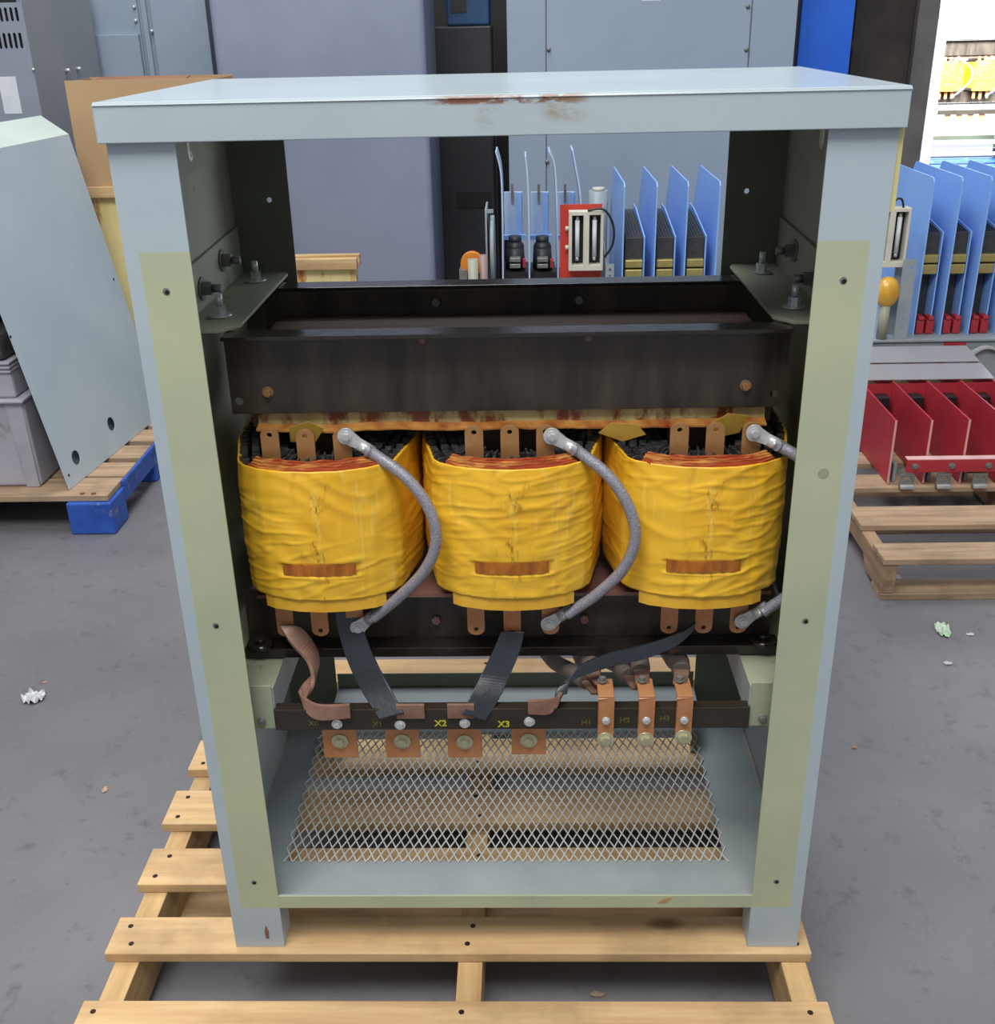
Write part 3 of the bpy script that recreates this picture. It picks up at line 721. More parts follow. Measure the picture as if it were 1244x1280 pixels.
# dark cabinet in the gap
yb = 4.5; x0 = X_(566, 100, yb); x1 = X_(616, 100, yb)
c = thing('dark_cabinet', 'dark charcoal cabinet deep in the gap between the grey cabinets', 'cabinet', ((x0+x1)/2, yb+.3, 0))
MB().box(x0-.1, x1, yb, yb+.6, 0, at(590, 32, y=yb).z).build('body', M['cabdark'], c, .01)
MB().box(x0, x1-.02, yb-.006, yb, at(590, 260, y=yb).z, at(590, 240, y=yb).z).build('drawer_front', M['black'], c)
b_ = thing('blue_box', 'dark blue box on top of the charcoal cabinet in the gap', 'box', ((x0+x1)/2, yb+.2, at(590, 32, y=yb).z+.0005))
MB().box(x0-.02, x1-.01, yb, yb+.4, at(590, 32, y=yb).z+.0005, at(590, 32, y=yb).z+.22).build('body', mat('dark_blue_plastic', (40, 84, 124), (30, 70, 108), 4, .5), b_, .01)
MB().box(x0, x0+.08, yb-.004, yb, at(590, 32, y=yb).z+.06, at(590, 32, y=yb).z+.12).build('latch', M['cabdark'], b_)
# large grey panelled cabinet at right
yb = 3.9; x0 = X_(634, 100, yb); x1 = X_(994, 60, yb); s1 = X_(683, 100, yb); s2 = X_(937, 60, yb)
c = thing('panelled_cabinet', 'broad blue-grey steel cabinet with two vertical seams, behind the blue-barrier switches', 'cabinet', ((x0+x1)/2, yb+.3, 0))
for a, b in ((x0, s1), (s1, s2), (s2, x1)): MB().box(a+.0025, b-.0025, yb, yb+.02, .05, 2.4).build('panel', M['cab2'], c, .003)
MB().box(x0+.003, x1-.003, yb+.012, yb+.6, 0, 2.4).build('body', M['cab3'], c)
for px, py in ((686, 62), (684, 202), (933, 62), (935, 8)):
    p = at(px, py, y=yb); MB().sphere((p.x, yb-.003, p.z), .010, 10, 6).build('screw', M['zinc_dull'], c)
MB().box(X_(803, 1, yb), X_(826, 1, yb), yb-.001, yb, at(810, 1, y=yb).z, at(810, 1, y=yb).z+.06).build('paper_label', M['paper'], c)
yb = 4.3; x0 = X_(992, 40, yb); x1 = X_(1066, 40, yb)
c = thing('blue_cabinet', 'bright blue painted steel cabinet end beside the broad grey cabinet', 'cabinet', ((x0+x1)/2, yb+.2, 0))
MB().box(x0+.03, x1, yb, yb+.4, 0, 2.6).build('body', M['blue'], c, .006); MB().box(x0+.005, x0+.029, yb+.02, yb+.4, 0, 2.6).build('edge_strip', M['cabdark'], c)

# ------------------------------------------------------------------ crates, box
M['cardboard'] = mat('brown_cardboard', (178, 148, 112), (170, 140, 104), 3, .8)
M['cardin'] = mat('cardboard_inside', (140, 100, 72), (124, 88, 62), 6, .85)
M['creamrust'] = mat('cream_panel_with_rust', (222, 208, 150), (206, 184, 120), 5, .6, stretch=(2.5, 2.5, .7), spots=(4.2, .52, (168, 108, 50)))
M['cratewood'] = wood('crate_wood', (198, 168, 122), (160, 128, 88), 0, knots=False, grey=(140, 120, 96))
yb = 3.02; x0 = X_(81, 106, yb); x1 = X_(268, 94, yb); z0 = at(132, 232, y=yb).z; z1 = at(170, 99, y=yb).z
c = thing('cardboard_box', 'open brown cardboard box standing on a pale wooden crate at left', 'box', ((x0+x1)/2, yb+.15, z0))
MB().box(x0, x1, yb, yb+.005, z0, z1).build('box_side', M['cardboard'], c)
MB().box(x0, x1, yb+.27, yb+.275, z0, z1-.0).build('box_side', M['cardboard'], c)
MB().box(x0, x0+.005, yb+.0055, yb+.2695, z0, z1-.004).build('box_side', M['cardboard'], c); MB().box(x1-.005, x1, yb+.0055, yb+.2695, z0, z1-.004).build('box_side', M['cardboard'], c)
MB().box(x0+.006, x1-.006, yb+.006, yb+.269, z0, z0+.006).build('box_bottom', M['cardin'], c)
MB().slab([(x0+.06, yb+.02, z1-.03), (x0+.42, yb+.02, z1-.03), (x0+.44, yb+.16, z1+.001), (x0+.08, yb+.16, z1+.001)], (0, 0, .004)).build('flap', M['cardin'], c)
def crate(name, label, x0, x1, y0, y1, zt):
    c = thing(name, label, 'crate', ((x0+x1)/2, (y0+y1)/2, 0))
    MB().box(x0+.012, x1-.012, y0+.02, y1-.02, .03, zt-.03).build('inner_panel', M['creamrust'], c)
    for (ya, yb_) in ((y0, y0+.02), (y1-.02, y1)):
        MB().box(x0, x1, ya-.012, yb_, zt-.045, zt-.0015).build('top_board', M['cratewood'], c, .003); MB().box(x0, x1, ya, yb_, 0, .09).build('bottom_board', M['cratewood'], c, .003)
    for xa in (x0, x1-.07): MB().box(xa, xa+.012, y0+.022, y1-.022, .09, zt-.05).build('corner_post', M['cratewood'], c, .003)
    return c
cb_ = crate('wooden_crate', 'pale yellow wooden crate under the cardboard box', x0+.02, x1-.3, yb-.01, yb+.4, z0-.0005)
MB().box(x0+.02, x1-.3, yb-.01, yb+.39, z0-.006, z0-.0005).build('crate_top', M['cratewood'], cb_)
yb = 2.9; xr = X_(447, 335, yb); zt = at(440, 322, y=yb).z
crate('wooden_crate', 'rust-stained cream crate with a wooden top board, seen through the cabinet above the clamp', xr-.62, xr, yb, yb+.10, zt)

# ------------------------------------------------------------------ leaning cover, tote, blue pallet
bp = thing('blue_ended_pallet', 'old pallet with worn blue blocks on the floor at left, under the grey tote', 'pallet', (-2.0, 2.5, 0))
bx0, bx1, by0, by1 = -2.62, -1.385, 1.968, 3.0
for k in range(6):
    a = by0 + .002 + k*.175; wd = .13 if k else .16
    MB().box(bx0, bx1-.012, a, a+wd, .118, .14).build('deck_board', M['oldpal'], bp, .003)
for xa, xb in ((bx1-.155, bx1), (-2.08, -1.93), (bx0, bx0+.15)):
    for ya in (by0-.014, 2.42, 2.86): MB().box(xa, xb-.0, ya, ya+.14, .0005, .1175).build('block', M['bluewood'], bp, .006)
    q = MB().poly([(by0+.127, .068), (2.419, .068), (2.419, .1175), (by0+.127, .1175)], 'x', xb-.03, xb); q.build('stringer', M['bluewood'], bp, .003)
    MB().box(xb-.030, xb, 2.561, 2.859, .068, .1175).build('stringer', M['bluewood'], bp, .003)
MB().box(bx1-.0115, bx1, by0+.13, by1, .118, .139).build('edge_strip', M['bluewood'], bp, .003)
for px, py in ((103, 617), (117, 617)):
    p = at(px, py, z=.141); MB().cyl((p.x, p.y, .1398), (p.x, p.y, .142), .009, 10).build('nail', mat('rusty_nail', (110, 60, 40), None, 5, .7), bp)
A, B = Vector((-1.545, 2.017, .1415)), Vector((-1.46, 2.822, .1415)); Tt = Vector((-1.6616, 2.8433, 1.2289)); Ft = A+(Tt-B)
u_ = (B-A).normalized(); v_ = (Tt-B).normalized(); nn = u_.cross(v_)
if nn.x < 0: nn = -nn
cv = thing('metal_cover', 'large pale blue-grey sheet-metal cover leaning on edge on the blue-ended pallet', 'cover', A.lerp(B, .5))
q = MB(); LU, LV = (B-A).length, (Tt-B).length
def uvp(px, py):
    d = FW + RT*(px-622)/FPX - UP*(py-640)/FPX; t = (A-CAM).dot(nn)/d.dot(nn); p = CAM+d*t-A; return p.dot(u_), p.dot(v_)
hl = []
for px, py in ((139, 530), (95, 572)):
    u0, v0 = uvp(px, py); hl.append([(u0+.026*math.cos(a*math.pi/10), v0+.026*math.sin(a*math.pi/10)) for a in range(20)])
tris = MB().poly(rect(0, LU, 0, LV), 'z', -.002, 0, hl)
q.v = [A+u_*p.x+v_*p.y+nn*p.z for p in tris.v]; q.f = tris.f; q.mi = tris.mi; q.sm = tris.sm
M['coverpaint'] = mat('pale_blue_grey_sheet', (172, 186, 196), (158, 176, 186), 2, .42)
q.build('face_sheet', M['coverpaint'], cv)
dd = at(51, 145, y=3.05)-Tt
MB().slab([Tt, Ft, Ft+dd, Tt+dd], (0, 0, .002)).build('top_flange', mat('cream_grey_flange', (196, 208, 200), (184, 196, 190), 4, .4), cv)
MB().slab([A+nn*-.03+u_*.12+v_*.04, A+nn*-.03+u_*.66+v_*.04, A+nn*-.03+u_*.66+v_*.26, A+nn*-.03+u_*.12+v_*.26], nn*-.002).build('inner_sheet', M['coverpaint'], cv)
for px, py in ((13, 421), (86, 594), (142, 349)):
    u0, v0 = uvp(px, py); p = A+u_*u0+v_*v0; MB().cyl(p, p+nn*.001, .005, 10).build('screw_hole', M['nail'], cv)
tm = mat('dirty_grey_plastic', (172, 172, 184), (150, 150, 160), 4, .55, spots=(6, .6, (140, 134, 126)))
tt = thing('storage_tote', 'scuffed light grey plastic tote on the blue-ended pallet, left of the leaning cover', 'tote', (-1.9, 2.25, .1405))
def frus(x0, x1, y0, y1, z0, z1, g):
    return MB().add([(x0, y0, z0), (x1, y0, z0), (x1, y1, z0), (x0, y1, z0), (x0-g, y0-g, z1), (x1+g*.2, y0-g, z1), (x1+g*.2, y1+g, z1), (x0-g, y1+g, z1)], [(0, 1, 2, 3), (7, 6, 5, 4), (0, 4, 5, 1), (1, 5, 6, 2), (2, 6, 7, 3), (3, 7, 4, 0)])
frus(-2.2, -1.655, 2.055, 2.45, .1405, .455, .02).build('tote_body', tm, tt, .012, 3)
frus(-1.706, -1.66, 2.046, 2.06, .1405, .452, .012).build('tote_rib', tm, tt, .004)
MB().box(-2.225, -1.645, 2.018, 2.48, .455, .465).build('tote_rim', tm, tt, .003)
frus(-2.2, -1.675, 2.045, 2.45, .465, .585, .004).build('tote_upper', tm, tt, .01)
for z in (.56, .574, .588): MB().box(-2.212, -1.672, 2.034, 2.462, z-.003, z+.002).build('tote_rib', tm, tt, .001)
ds = mat('dark_scrap_metal', (66, 62, 64), (40, 38, 40), 9, .5)
sc_ = thing('dark_housing', 'dark housing lying on top of the grey tote at the left edge', 'machine part', (-1.85, 2.25, .5905))
MB().box(-2.15, -1.69, 2.05, 2.44, .5905, .68).build('housing_body', ds, sc_, .02); MB().cyl((-1.80, 2.03, .72), (-1.80, 2.42, .72), .045, 16).build('rod', ds, sc_)

# ------------------------------------------------------------------ switch units on the steel rack
M['bluesheet'] = mat('light_blue_barrier_sheet', (140, 182, 240), (128, 170, 232), 3, .4)
M['bluepale'] = mat('pale_blue_sheet', (176, 198, 226), (160, 184, 216), 3, .4)
M['chute'] = mat('black_arc_chute', (62, 64, 66), (44, 46, 48), 40, .5, stretch=(1, 8, 1))
M['brass'] = mat('gold_zinc_bar', (188, 178, 116), (164, 150, 92), 10, .3, .5)
M['redp'] = mat('red_fibre_board', (176, 48, 60), (150, 38, 50), 4, .45)
M['redpaint'] = mat('red_orange_panel', (188, 58, 42), (172, 48, 36), 4, .5)
M['cream'] = mat('cream_plastic', (206, 204, 192), (190, 188, 176), 6, .5)
M['greymetal'] = mat('grey_painted_metal', (150, 160, 166), (126, 136, 142), 5, .45)
RZ = at(1147, 417, y=2.80).z; DY = .30
rk = thing('steel_rack', 'long low grey steel rack carrying the switch units behind the transformer', 'rack', (.85, 2.7, 0))
MB().box(-.27, 2.35, 2.72, 3.56, RZ-.012, RZ-.001).build('top_plate', M['greymetal'], rk, .002)
MB().box(-.27, 2.35, 2.73, 2.745, RZ-.15, RZ-.012).build('front_rail', M['greymetal'], rk)
for x in (-.26, .95, 2.29):
    for y in (2.75, 3.50): MB().box(x, x+.045, y, y+.045, 0, RZ-.0125).build('rack_leg', M['greymetal'], rk)
def barrier_unit(label, fronts, yF, top, group=None, red=False):
    """blue sheets between three phases; fronts = (px, py) of each sheet's front top corner"""
    xs = [at(px, py, y=yF).x for px, py in fronts]; zf = at(*fronts[0], y=yF).z
    c = thing('barrier_switch', label, 'switchgear', ((xs[0]+xs[-1])/2, yF+.2, RZ))
    zap = 1.085 if not red else red
    z1 = at(800, 297, y=2.52+DY).z; z2 = at(790, 266, y=2.87+DY).z; zc = at(800, 325, y=2.52+DY).z
    g = [at(800, v, y=2.50+DY).z for v in (325, 335, 337, 349)]
    for x in xs:
        MB().poly([(yF, RZ), (yF+.66, RZ), (yF+.64, zf-.20), (yF+.52, zf-.003), (yF+.50, zf+.002), (yF+.015, zf+.002), (yF, zf-.012)], 'x', x-.0025, x+.0025).build('blue_barrier', M['bluesheet'], c)
    for a, b in zip(xs, xs[1:]):
        w = b-a; l, r = a+.012, a+w*.66
        ch = MB().poly([(yF+.05, zc+.001), (yF+.05, z1), (yF+.40, z2), (yF+.50, z2), (yF+.50, zc+.001)], 'x', l, r).build('arc_chute', M['chute'], c, .002)
        for k in range(6):
            xx = l+(r-l)*(k+.5)/6
            MB().bar((xx, yF+.052, z1+.001), (xx, yF+.40, z2+.001), .002, .004).build('chute_fin', M['black'], ch)
        MB().poly([(yF+.035, RZ+.06), (yF+.035, z1+.004), (yF+.39, z2+.02), (yF+.50, z2+.02), (yF+.50, RZ+.06)], 'x', r+.002, r+.007).build('cheek_plate', M['bluesheet'], c)
        for z0_, z1_ in ((g[1], g[0]), (g[3], g[2])): MB().box(l, r, yF+.03, yF+.06, z0_, z1_).build('contact_bar', M['brass'], c, .004)
        MB().box(l, r, yF+.10, yF+.30, RZ, zc-.001).build('phase_block', M['chute'], c, .004)
        for xx in (l+.004, l+.042):
            k_ = MB().box(xx, xx+.030, yF+.02, yF+.07, RZ, RZ+.055); k_.box(xx+.004, xx+.026, yF+.015, yF+.07, RZ+.055, RZ+.070); k_.build('red_clamp', M['redp'], c, .004)
    return c, xs, zf
barrier_unit('switch unit with bright blue barriers seen through the right of the cabinet opening', [(781, 230), (822, 229), (861, 229), (901, 228)], 2.47+DY, None)
barrier_unit('switch unit with tall blue barriers and red clamps, beyond the right post of the transformer', [(1169, 223), (1205, 221), (1242, 219), (1280, 217)], 2.47+DY, None)
# unit with pale curved blades
c = thing('blade_switch', 'switch unit with four thin pale curved blades, seen above the clamp at centre', 'switchgear', (.08, 3., RZ))
yF = 2.9
bl = [((620, 190), (626, 215), (628, 260), (629, 352)), ((657, 196), (659, 215), (661, 260), (662, 352)), ((687, 190), (693, 205), (696, 250), (698, 352)), ((716, 188), (720, 210), (726, 250), (731, 352))]
for P in bl:
    pts = [at(a, b, y=yF) for a, b in P]; pts.append(Vector((pts[-1].x, yF, RZ)))
    pts = smooth_path(pts, 6); v = []
    q = MB(); q.ribbon([p+Vector((0, .09, 0)) for p in pts], [Vector((0, .09, 0))]*len(pts), .006); q.build('curved_blade', M['bluepale'], c)
def bxp(px0, py0, px1, py1, y, dpt, name, m, par, bev=0):
    a, b = at(px0, py1, y=y), at(px1, py0, y=y); return MB().box(a.x, b.x, y, y+dpt, a.z, b.z).build(name, m, par, bev)
for px in (631, 664, 697):
    pp = bxp(px, 240, px+22, 298, 3.14, .02, 'back_plate', M['bluepale'], c)
    bxp(px+16, 241, px+21, 297, 3.125, .014, 'plate_rib', M['bluesheet'], pp)
    bxp(px+8, 230, px+11, 252, 3.12, .012, 'pin', M['zinc_dull'], pp)
    bxp(px-1, 294, px+26, 300, 3.1, .03, 'ledge', M['bluesheet'], c)
for px in (644, 678):
    p = at(px, 309, y=3.02); q = MB().sphere(p, .036, 18, 12, (1, 1, .9)); q.cyl(p-Vector((0, 0, .0)), p-Vector((0, 0, .08)), .036, 18, .04)
    q.cyl(p+Vector((0, 0, .02)), p+Vector((0, 0, .045)), .026, 18)
    dm = q.build('insulator', M['cabdark'], c)
    for k in range(2):
        z = p.z-.035-.024*k; MB().box(p.x-.022, p.x+.022, 2.94, 2.98, z-.009, z+.008).build('contact_jaw', M['zinc_dull'], dm, .003)
    MB().box(p.x+.03, p.x+.042, 2.96, 3., p.z-.07, p.z-.04).build('red_stop', M['redp'], c)
    bxp(px-14, 340, px+17, 356, 2.94, .2, 'base_block', M['black'], c)
MB().box(-.05, .32, 2.96, 3.16, RZ, .64).build('base', M['black'], c)
a = at(607, 262, y=2.96); MB().box(a.x-.003, a.x+.004, 2.96, 3.16, RZ, a.z).build('side_plate', M['greymetal'], c)
MB().box(a.x+.004, a.x+.03, 2.96, 2.97, a.z-.014, a.z).build('side_bracket', M['greymetal'], c)
a = at(616, 300, y=2.96); mbq = MB().cyl((a.x-.01, 3.05, a.z-.06), (a.x+.006, 3.05, a.z-.06), .14, 30); mbq.build('cam_disc', M['greymetal'], c)
c = thing('orange_spool', 'orange spool with a grey cylinder at the left end of the steel rack', 'machine part', (-.16, 2.85, RZ))
a = at(590, 330, y=2.92)
MB().cyl((a.x, 2.92, a.z), (a.x, 2.96, a.z), .045, 28).build('orange_disc', mat('orange_plastic', (214, 132, 44), (196, 112, 34), 5, .45), c)
b0, b1 = at(591, 324, y=2.86), at(602, 320, y=2.86)
MB().cyl((b0.x, 2.86, RZ), (b0.x, 2.86, b0.z), .020, 20).build('grey_cylinder', mat('grey_green_canister', (150, 156, 140), None, 5, .5), c)
MB().cyl((b1.x+.006, 2.88, RZ), (b1.x+.006, 2.88, b1.z), .016, 20).build('mauve_cylinder', mat('mauve_canister', (140, 120, 120), None, 5, .5), c)
MB().box(a.x-.05, a.x-.02, 2.9, 2.98, RZ, a.z-.02).build('spool_bracket', M['zinc_dull'], c)
# fuse panel
def fuse_panel(label, px0, px1, py0, py1, y, fx, ncell, red=True):
    a, b = at(px0, py1, y=y), at(px1, py0, y=y)
    c = thing('fuse_panel', label, 'fuse holder', ((a.x+b.x)/2, y, RZ))
    MB().box(a.x, b.x, y, y+.008, RZ, b.z).build('panel', M['redpaint'] if red else M['greymetal'], c)
    f0, f1 = at(fx[0], fx[3], y=y-.05), at(fx[1], fx[2], y=y-.05); w = (f1.x-f0.x)/ncell
    cells = [rect(f0.x+w*k+.012, f0.x+w*(k+1)-.010, f0.z+.022, f1.z-.014) for k in range(ncell)]
    MB().poly(rect(f0.x, f1.x, f0.z, f1.z), 'y', y-.05, y-.003, cells).build('fuse_housing', M['cream'], c, .002)
    MB().box(f0.x+.004, f1.x-.004, y-.008, y-.004, f0.z+.01, f1.z-.01).build('housing_back', M['black'], c)
    for k in range(ncell):
        xx = f0.x+w*(k+.5); q = MB().cyl((xx, y-.028, f0.z+.05), (xx, y-.028, f1.z-.035), .0085, 14)
        ff = q.build('fuse', M['paper'], c)
        for z in (f0.z+.036, f1.z-.035): MB().cyl((xx, y-.028, z), (xx, y-.028, z+.014), .0065, 12).build('fuse_cap', M['zinc'], ff)
    return c, f0, f1
c, f0, f1 = fuse_panel('red panel with a cream double fuse holder, between the two switch units', 700, 753, 255, 356, 2.82, (711, 755, 264, 339), 2)
for z in (.30, .62): 
    zq = f0.z+(f1.z-f0.z)*(1-z); MB().cyl((f0.x-.012, 2.8, zq), (f0.x, 2.8, zq), .008, 10).build('knob', M['cream'], c)
MB().tube(smooth_path([(f1.x-.06, 2.77, f1.z+.004), (f1.x, 2.762, f1.z+.006), (f1.x+.035, 2.762, f1.z-.05), (f1.x+.035, 2.762, f1.z-.12), (f1.x+.006, 2.77, f1.z-.17)], 8), .0045, 8).build('black_cable', M['black'], c)
a, b = at(757, 352, y=2.75), at(768, 330, y=2.75)
q = MB().poly(rect(a.x, b.x, RZ, b.z), 'y', 2.75, 2.753, [circ((a.x+b.x)/2, b.z-.022, .006), circ((a.x+b.x)/2, b.z-.044, .004)]); q.build('slotted_bracket', M['greymetal'], c)
MB().slab([(a.x, 2.753, RZ), (a.x, 2.9, RZ), (a.x, 2.9, b.z+.06), (a.x, 2.753, b.z)], (.003, 0, 0)).build('slotted_bracket', M['greymetal'], c)
a, b = at(742, 250, y=3.3), at(757, 238, y=3.3)
sc_ = thing('capacitor_can', 'small grey canister showing behind the red fuse panel', 'machine part', (a.x+.02, 3.3, RZ))
MB().cyl((a.x+.02, 3.3, RZ), (a.x+.02, 3.3, b.z), .04, 18).build('can', M['greymetal'], sc_); MB().cyl((a.x+.02, 3.3, b.z), (a.x+.02, 3.3, b.z+.012), .025, 18).build('can_cap', M['cream'], sc_)
c, f0, f1 = fuse_panel('grey-backed fuse holder with an open cream housing beside the right post of the transformer', 1108, 1136, 300, 425, 2.8, (1086, 1141, 260, 335), 2, False)
MB().tube(smooth_path([(f1.x-.07, 2.76, f1.z+.002), (f1.x-.06, 2.76, f1.z+.03), (f1.x-.04, 2.76, f1.z+.03), (f1.x-.03, 2.76, f1.z)], 6), .004, 8).build('black_cable', M['black'], c)
p = at(1113, 368, y=2.7)
sp = thing('yellow_spool', 'shiny yellow spool on a small post beside the right post of the transformer', 'machine part', (p.x, 2.74, RZ))
MB().sphere((p.x, 2.74, p.z), .056, 22, 14, (.85, .7, 1.05)).build('spool', mat('amber_resin', (216, 170, 70), (190, 140, 40), 14, .25), sp)
MB().cyl((p.x, 2.74, RZ), (p.x, 2.74, p.z-.035), .020, 14).build('spool_post', M['olive'], sp)
a, b = at(1137, 424, y=2.72), at(1146, 325, y=2.72)
q = MB().poly(rect(b.x-.045, b.x+.004, RZ, b.z), 'y', 2.725, 2.73, [circ(b.x-.014, b.z-.03, .0075), circ(b.x-.014, b.z-.055, .004), circ(b.x-.02, RZ+.05, .004), circ(b.x-.02, RZ+.08, .004), circ(b.x-.02, RZ+.115, .004)])
sb = tag(q.build('slotted_strip', M['greymetal']), 'grey slotted steel strip upright at the left end of the right switch unit', 'strip')

# ------------------------------------------------------------------ right pallet with the red barrier unit
rp = thing('weathered_pallet', 'weathered grey-brown pallet on the floor at right under the red barrier unit', 'pallet', (1.7, 2.0, 0))
RT_ = .135
ylines = [at(1150, 699, z=RT_).y, at(1150, 678, z=RT_).y, at(1150, 656, z=RT_).y, at(1150, 632, z=RT_).y, at(1150, 609, z=RT_).y, at(1150, 592, z=RT_).y]
bds = [(ylines[0], ylines[1]), (ylines[2], ylines[3]), (ylines[4], ylines[5])]
y_ = ylines[5]
while y_ < 2.30: bds.append((y_+.10, y_+.21)); y_ += .21
for k, (a, b) in enumerate(bds): MB().box(1.066, 2.25, a, b, RT_-.02, RT_).build('deck_board', M['oldpal'], rp, .003)
ye = bds[-1][1]
for x in (1.070, 1.62, 2.20):
    MB().poly([(ylines[0]+.004, .0205), (ylines[0]+.16, .0205), (ylines[0]+.20, .06), (ylines[0]+.38, .06), (ylines[0]+.42, .0205), (ye, .0205), (ye, RT_-.0205), (ylines[0]+.004, RT_-.0205)], 'x', x, x+.04).build('stringer', M['oldpal_y'], rp, .002)
for a in (ylines[0], ylines[0]+.45, ye-.1): MB().box(1.07, 2.24, a, a+.09, 0, .02).build('bottom_board', M['oldpal'], rp, .002)
c = thing('red_barrier_unit', 'red-barriered switch assembly with clear covers lying on the weathered pallet', 'switchgear', (1.45, 2.3, RT_))
RB = RT_+.003
rx = [1.244, 1.361, 1.483, 1.602, 1.72]
for x in rx:
    MB().poly([(2.0, RB), (2.66, RB), (2.66, .395), (2.42, .365), (2.0, .362)], 'x', x-.003, x+.003).build('red_barrier', M['redp'], c)
    MB().box(x-.0034, x+.0034, 1.9985, 2.0005, RB, .362).build('barrier_edge', mat('pale_board_edge', (206, 150, 150), None, 5, .6), c) if x < 1.6 else None
for a, b in zip(rx, rx[1:]):
    MB().box(a+.003, b-.003, 2.41, 2.415, .22, .355).build('cross_board', M['redp'], c)
    MB().box(a+.045, b-.02, 2.36, 2.41, .20, .32).build('contact_block', M['black'], c, .004)
    MB().box(a+.02, a+.03, 2.02, 2.4, RB, .20).build('side_frame', M['greymetal'], c)
    for y, z in ((2.33, .31), (2.33, .22), (2.1, .19)): MB().cyl((a+.012, y, z), (a+.032, y, z), .008, 10).build('bolt', M['zinc'], c)
    MB().box(a+.035, b-.03, 2.44, 2.6, .28, .33).build('jaw', M['brass'], c, .004)
cm, cn, cl_, cb2 = nmat('clear_smoky_plastic'); cb2.inputs['Base Color'].default_value = (.40, .40, .43, 1); cb2.inputs['Roughness'].default_value = .3; cb2.inputs['Alpha'].default_value = .62
MB().slab([(1.12, 2.41, .369), (1.722, 2.41, .369), (1.722, 2.545, .3855), (1.12, 2.545, .3855)], (0, 0, .003)).build('clear_cover', cm, c)
MB().slab([(1.12, 2.56, .388), (1.722, 2.56, .388), (1.722, 2.70, .408), (1.12, 2.70, .408)], (0, 0, .003)).build('clear_cover', cm, c)
MB().box(1.285, 1.74, 1.960, 1.972, .193, .238).build('front_bar', M['redp'], c, .002)
MB().box(1.285, 1.740, 1.960, 1.99, .238, .2405).build('bar_edge', mat('pale_board_top', (214, 176, 176), None, 5, .5), c)
for px in (1145, 1191, 1237, 1283):
    p = at(px, 582, y=1.955); bolt_mb((p.x, 1.960, .216), (0, -1, 0), .011, .008, .006).build('bolt', [M['zinc_dull'], M['zinc_dull']], c)
    xc = p.x-.018
    MB().poly(rect(xc-.024, xc+.024, RB, .186), 'y', 1.964, 1.972, [rect(xc-.012, xc+.012, .166, .174)]).build('steel_clip', M['zinc_dull'], c, .002)
    MB().box(xc-.022, xc+.022, 1.948, 1.964, RB, RB+.012).build('clip_foot', M['zinc'], c, .002)
# loose parts in front of the rack
dz = RT_+.001
c = thing('curved_handle_plate', 'grey metal plate with a bright curved handle, right edge beyond the red unit', 'machine part', (1.95, 2.69, 0))
p = at(1226, 455, y=2.69)
hp = [(p.x+.09*math.cos(t), p.z-.02+.085*math.sin(t)) for t in [math.pi*k/12*1.0 for k in range(13)]] + [(p.x-.09, p.z-.12), (p.x+.09, p.z-.12)]
MB().poly(hp, 'y', 2.690, 2.697).build('plate', M['greymetal'], c)
MB().ribbon([(p.x+.075*math.cos(t)+.01, 2.680, p.z-.02+.09*math.sin(t)) for t in [math.pi*(.75-k/12) for k in range(10)]], [Vector((0, .012, 0))]*10, .008).build('curved_handle', M['zinc'], c)
MB().box(p.x-.04, p.x+.12, 2.67, 2.70, 0, p.z-.12).build('foot', M['black'], c)
MB().box(p.x-.035, p.x+.0, 2.664, 2.669, p.z-.15, p.z-.12).build('green_tag', mat('green_tag', (40, 140, 90), None, 5, .5), c)
for k, z in enumerate((.43, .40)):
    a = at(1180, 430+8*k, y=2.73); MB().box(a.x, a.x+.085, 2.7265, 2.7295, a.z-.011, a.z+.009).build('red_label', M['redp'] if k == 0 else mat('faded_red_label', (160, 120, 116), None, 5, .5), rk)


# ------------------------------------------------------------------ scraps on the floor
def scrap(label, px, py, r, m, seed, cat='scrap', name='plastic_scrap', h=.012):
    p = at(px, py, z=.002); bm = MB(); n_ = 13; v = []; f = []
    for j in range(n_):
        for i in range(n_):
            u, w = (i/(n_-1)-.5)*2, (j/(n_-1)-.5)*2; k = 1-.25*abs(noise.noise(Vector((u*1.3, w*1.3, seed+5))))
            e = noise.noise(Vector((u*1.7, w*1.7, seed)))
            v.append((p.x+u*r[0]*k*(1-.35*w*w), p.y+w*r[1]*k*(1-.3*u*u)+.2*r[1]*e, .001+h*abs(noise.noise(Vector((u*2.3, w*2.3, seed+9))))*1.6))
    f = [(j*n_+i, j*n_+i+1, (j+1)*n_+i+1, (j+1)*n_+i) for j in range(n_-1) for i in range(n_-1)]
    bm.add(v, f); o = bm.build(name, m); s = o.modifiers.new('thickness', 'SOLIDIFY'); s.thickness = .0008; s.offset = 1; return tag(o, label, cat)
wp = mat('white_film', (206, 208, 212), (180, 182, 188), 20, .35)
scrap('crumpled white plastic scrap on the floor at left of the pine pallet', 42, 873, (.032, .030), wp, 1.2, h=.02)
scrap('pale green torn paper on the floor in front of the weathered pallet', 1178, 788, (.022, .042), mat('pale_green_paper', (186, 204, 184), (170, 190, 170), 20, .6), 3.4, name='paper_scrap')
scrap('tiny white flake on the floor right of the green paper', 1213, 793, (.012, .006), wp, 7.1, h=.004)
scrap('small white scrap on the floor below the green paper', 1185, 829, (.012, .008), wp, 9.1, h=.005)
scrap('white blob of film on the floor under the weathered pallet', 1122, 723, (.013, .016), wp, 11.3, h=.01)
scrap('small beige scrap on the floor left of the pine pallet', 131, 987, (.006, .011), mat('beige_scrap', (190, 160, 140), None, 5, .7), 13.3, h=.004)
scrap('small pinkish chip on the floor beside the white scrap', 56, 853, (.006, .004), mat('pink_chip', (190, 150, 130), None, 5, .7), 15.3, h=.004)
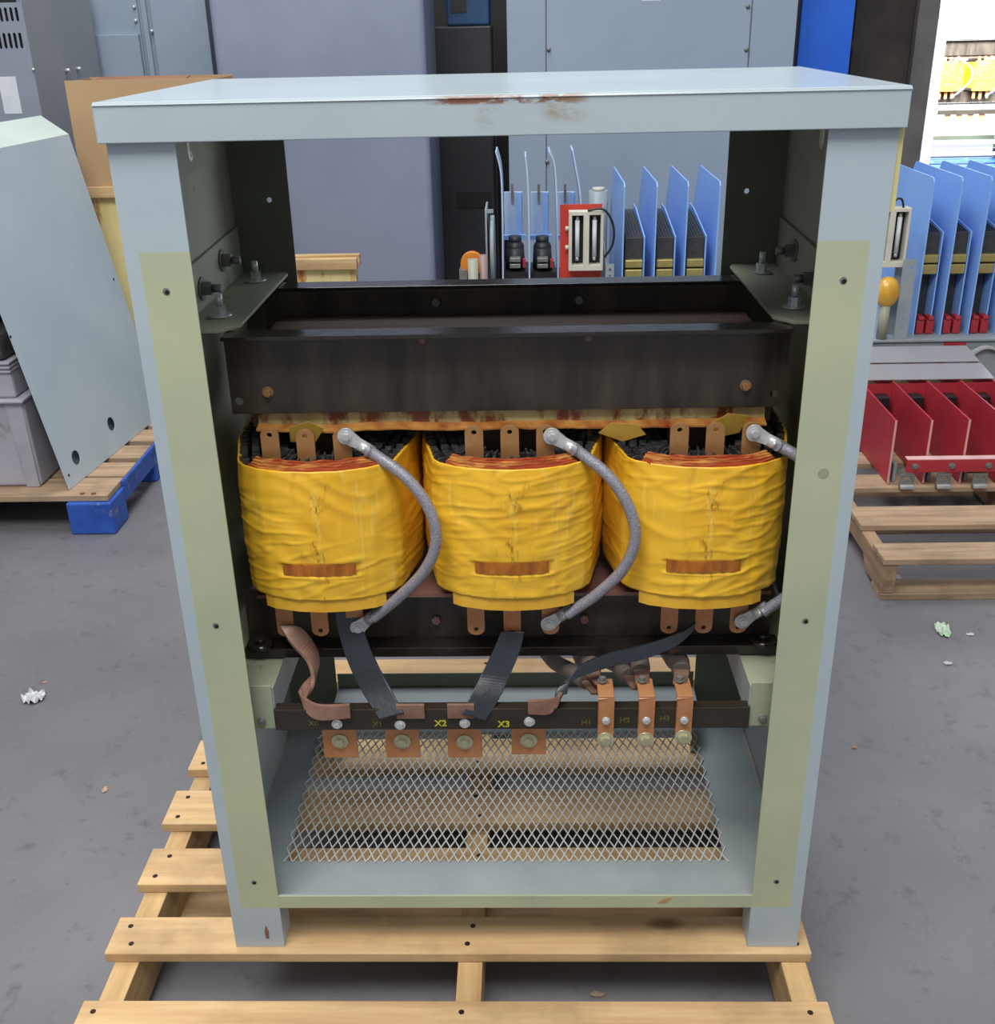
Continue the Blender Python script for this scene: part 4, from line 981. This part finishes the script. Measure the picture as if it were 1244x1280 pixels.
scrap('pale stone-like chip on the floor under the pine pallet', 747, 1243, (.014, .006), mat('pale_chip', (170, 150, 130), None, 5, .7), 17.3, h=.006)
scrap('small orange crumb on the floor at right of the cabinet', 1068, 934, (.006, .005), mat('orange_crumb', (190, 140, 100), None, 5, .7), 19.3, h=.004)

# ------------------------------------------------------------------ outside the bay door
M['outblue'] = M['bluewood']
yo = 9.0; tgt = at(1190, 94, y=yo+.0)
base = Vector((tgt.x+.28, yo+.2, tgt.z-.76))
keep = {'power_transformer', 'lid', 'front_post', 'side_panel', 'outer_skin', 'rear_post', 'bottom_tray', 'upper_clamp', 'lower_clamp', 'upper_yoke', 'lower_yoke', 'core_leg', 'coil', 'jumper_cable', 'ring_lug', 'copper_tab', 'terminal_bar', 'terminal_plate', 'winding_edge', 'lower_collar', 'label_patch', 'rear_rail'}
o2 = copy_tree(T, None, keep); o2.location = base
tag(o2, 'distant second three-coil transformer in sunlight outside the bay door', 'transformer')
bz = base.z
c = thing('blue_pallet', 'blue pallet under the distant transformer outside', 'pallet', (base.x, base.y, bz-.145))
for k in range(6): MB().box(base.x-.62, base.x+.7, base.y-.5+k*.18, base.y-.37+k*.18, bz-.02, bz-.0005).build('deck_board', M['bluewood'], c)
for x in (-.60, .0, .58): MB().box(base.x+x, base.x+x+.1, base.y-.5, base.y+.53, bz-.145, bz-.021).build('stringer', M['bluewood'], c)
wb = mat('white_wrapped_goods', (226, 228, 230), (210, 212, 216), 4, .5)
zb2 = bz-.1455
if zb2 > .05:
    c = thing('white_crate', 'white block under the blue pallet outside', 'crate', (base.x, base.y, 0))
    MB().box(base.x-.6, base.x+.68, base.y-.48, base.y+.5, 0, zb2).build('body', wb, c, .02)
    MB().box(base.x-.2, base.x-.1, base.y-.49, base.y-.48, 0, zb2).build('band', M['greymetal'], c)
struct(MB().box(-.5, 9, 14, 14.2, 0, 6).build('wall_backdrop', mat('white_backdrop', (236, 236, 236), (226, 228, 230), 2, .8)))  # added white backdrop, stands in for the glare of daylight outside
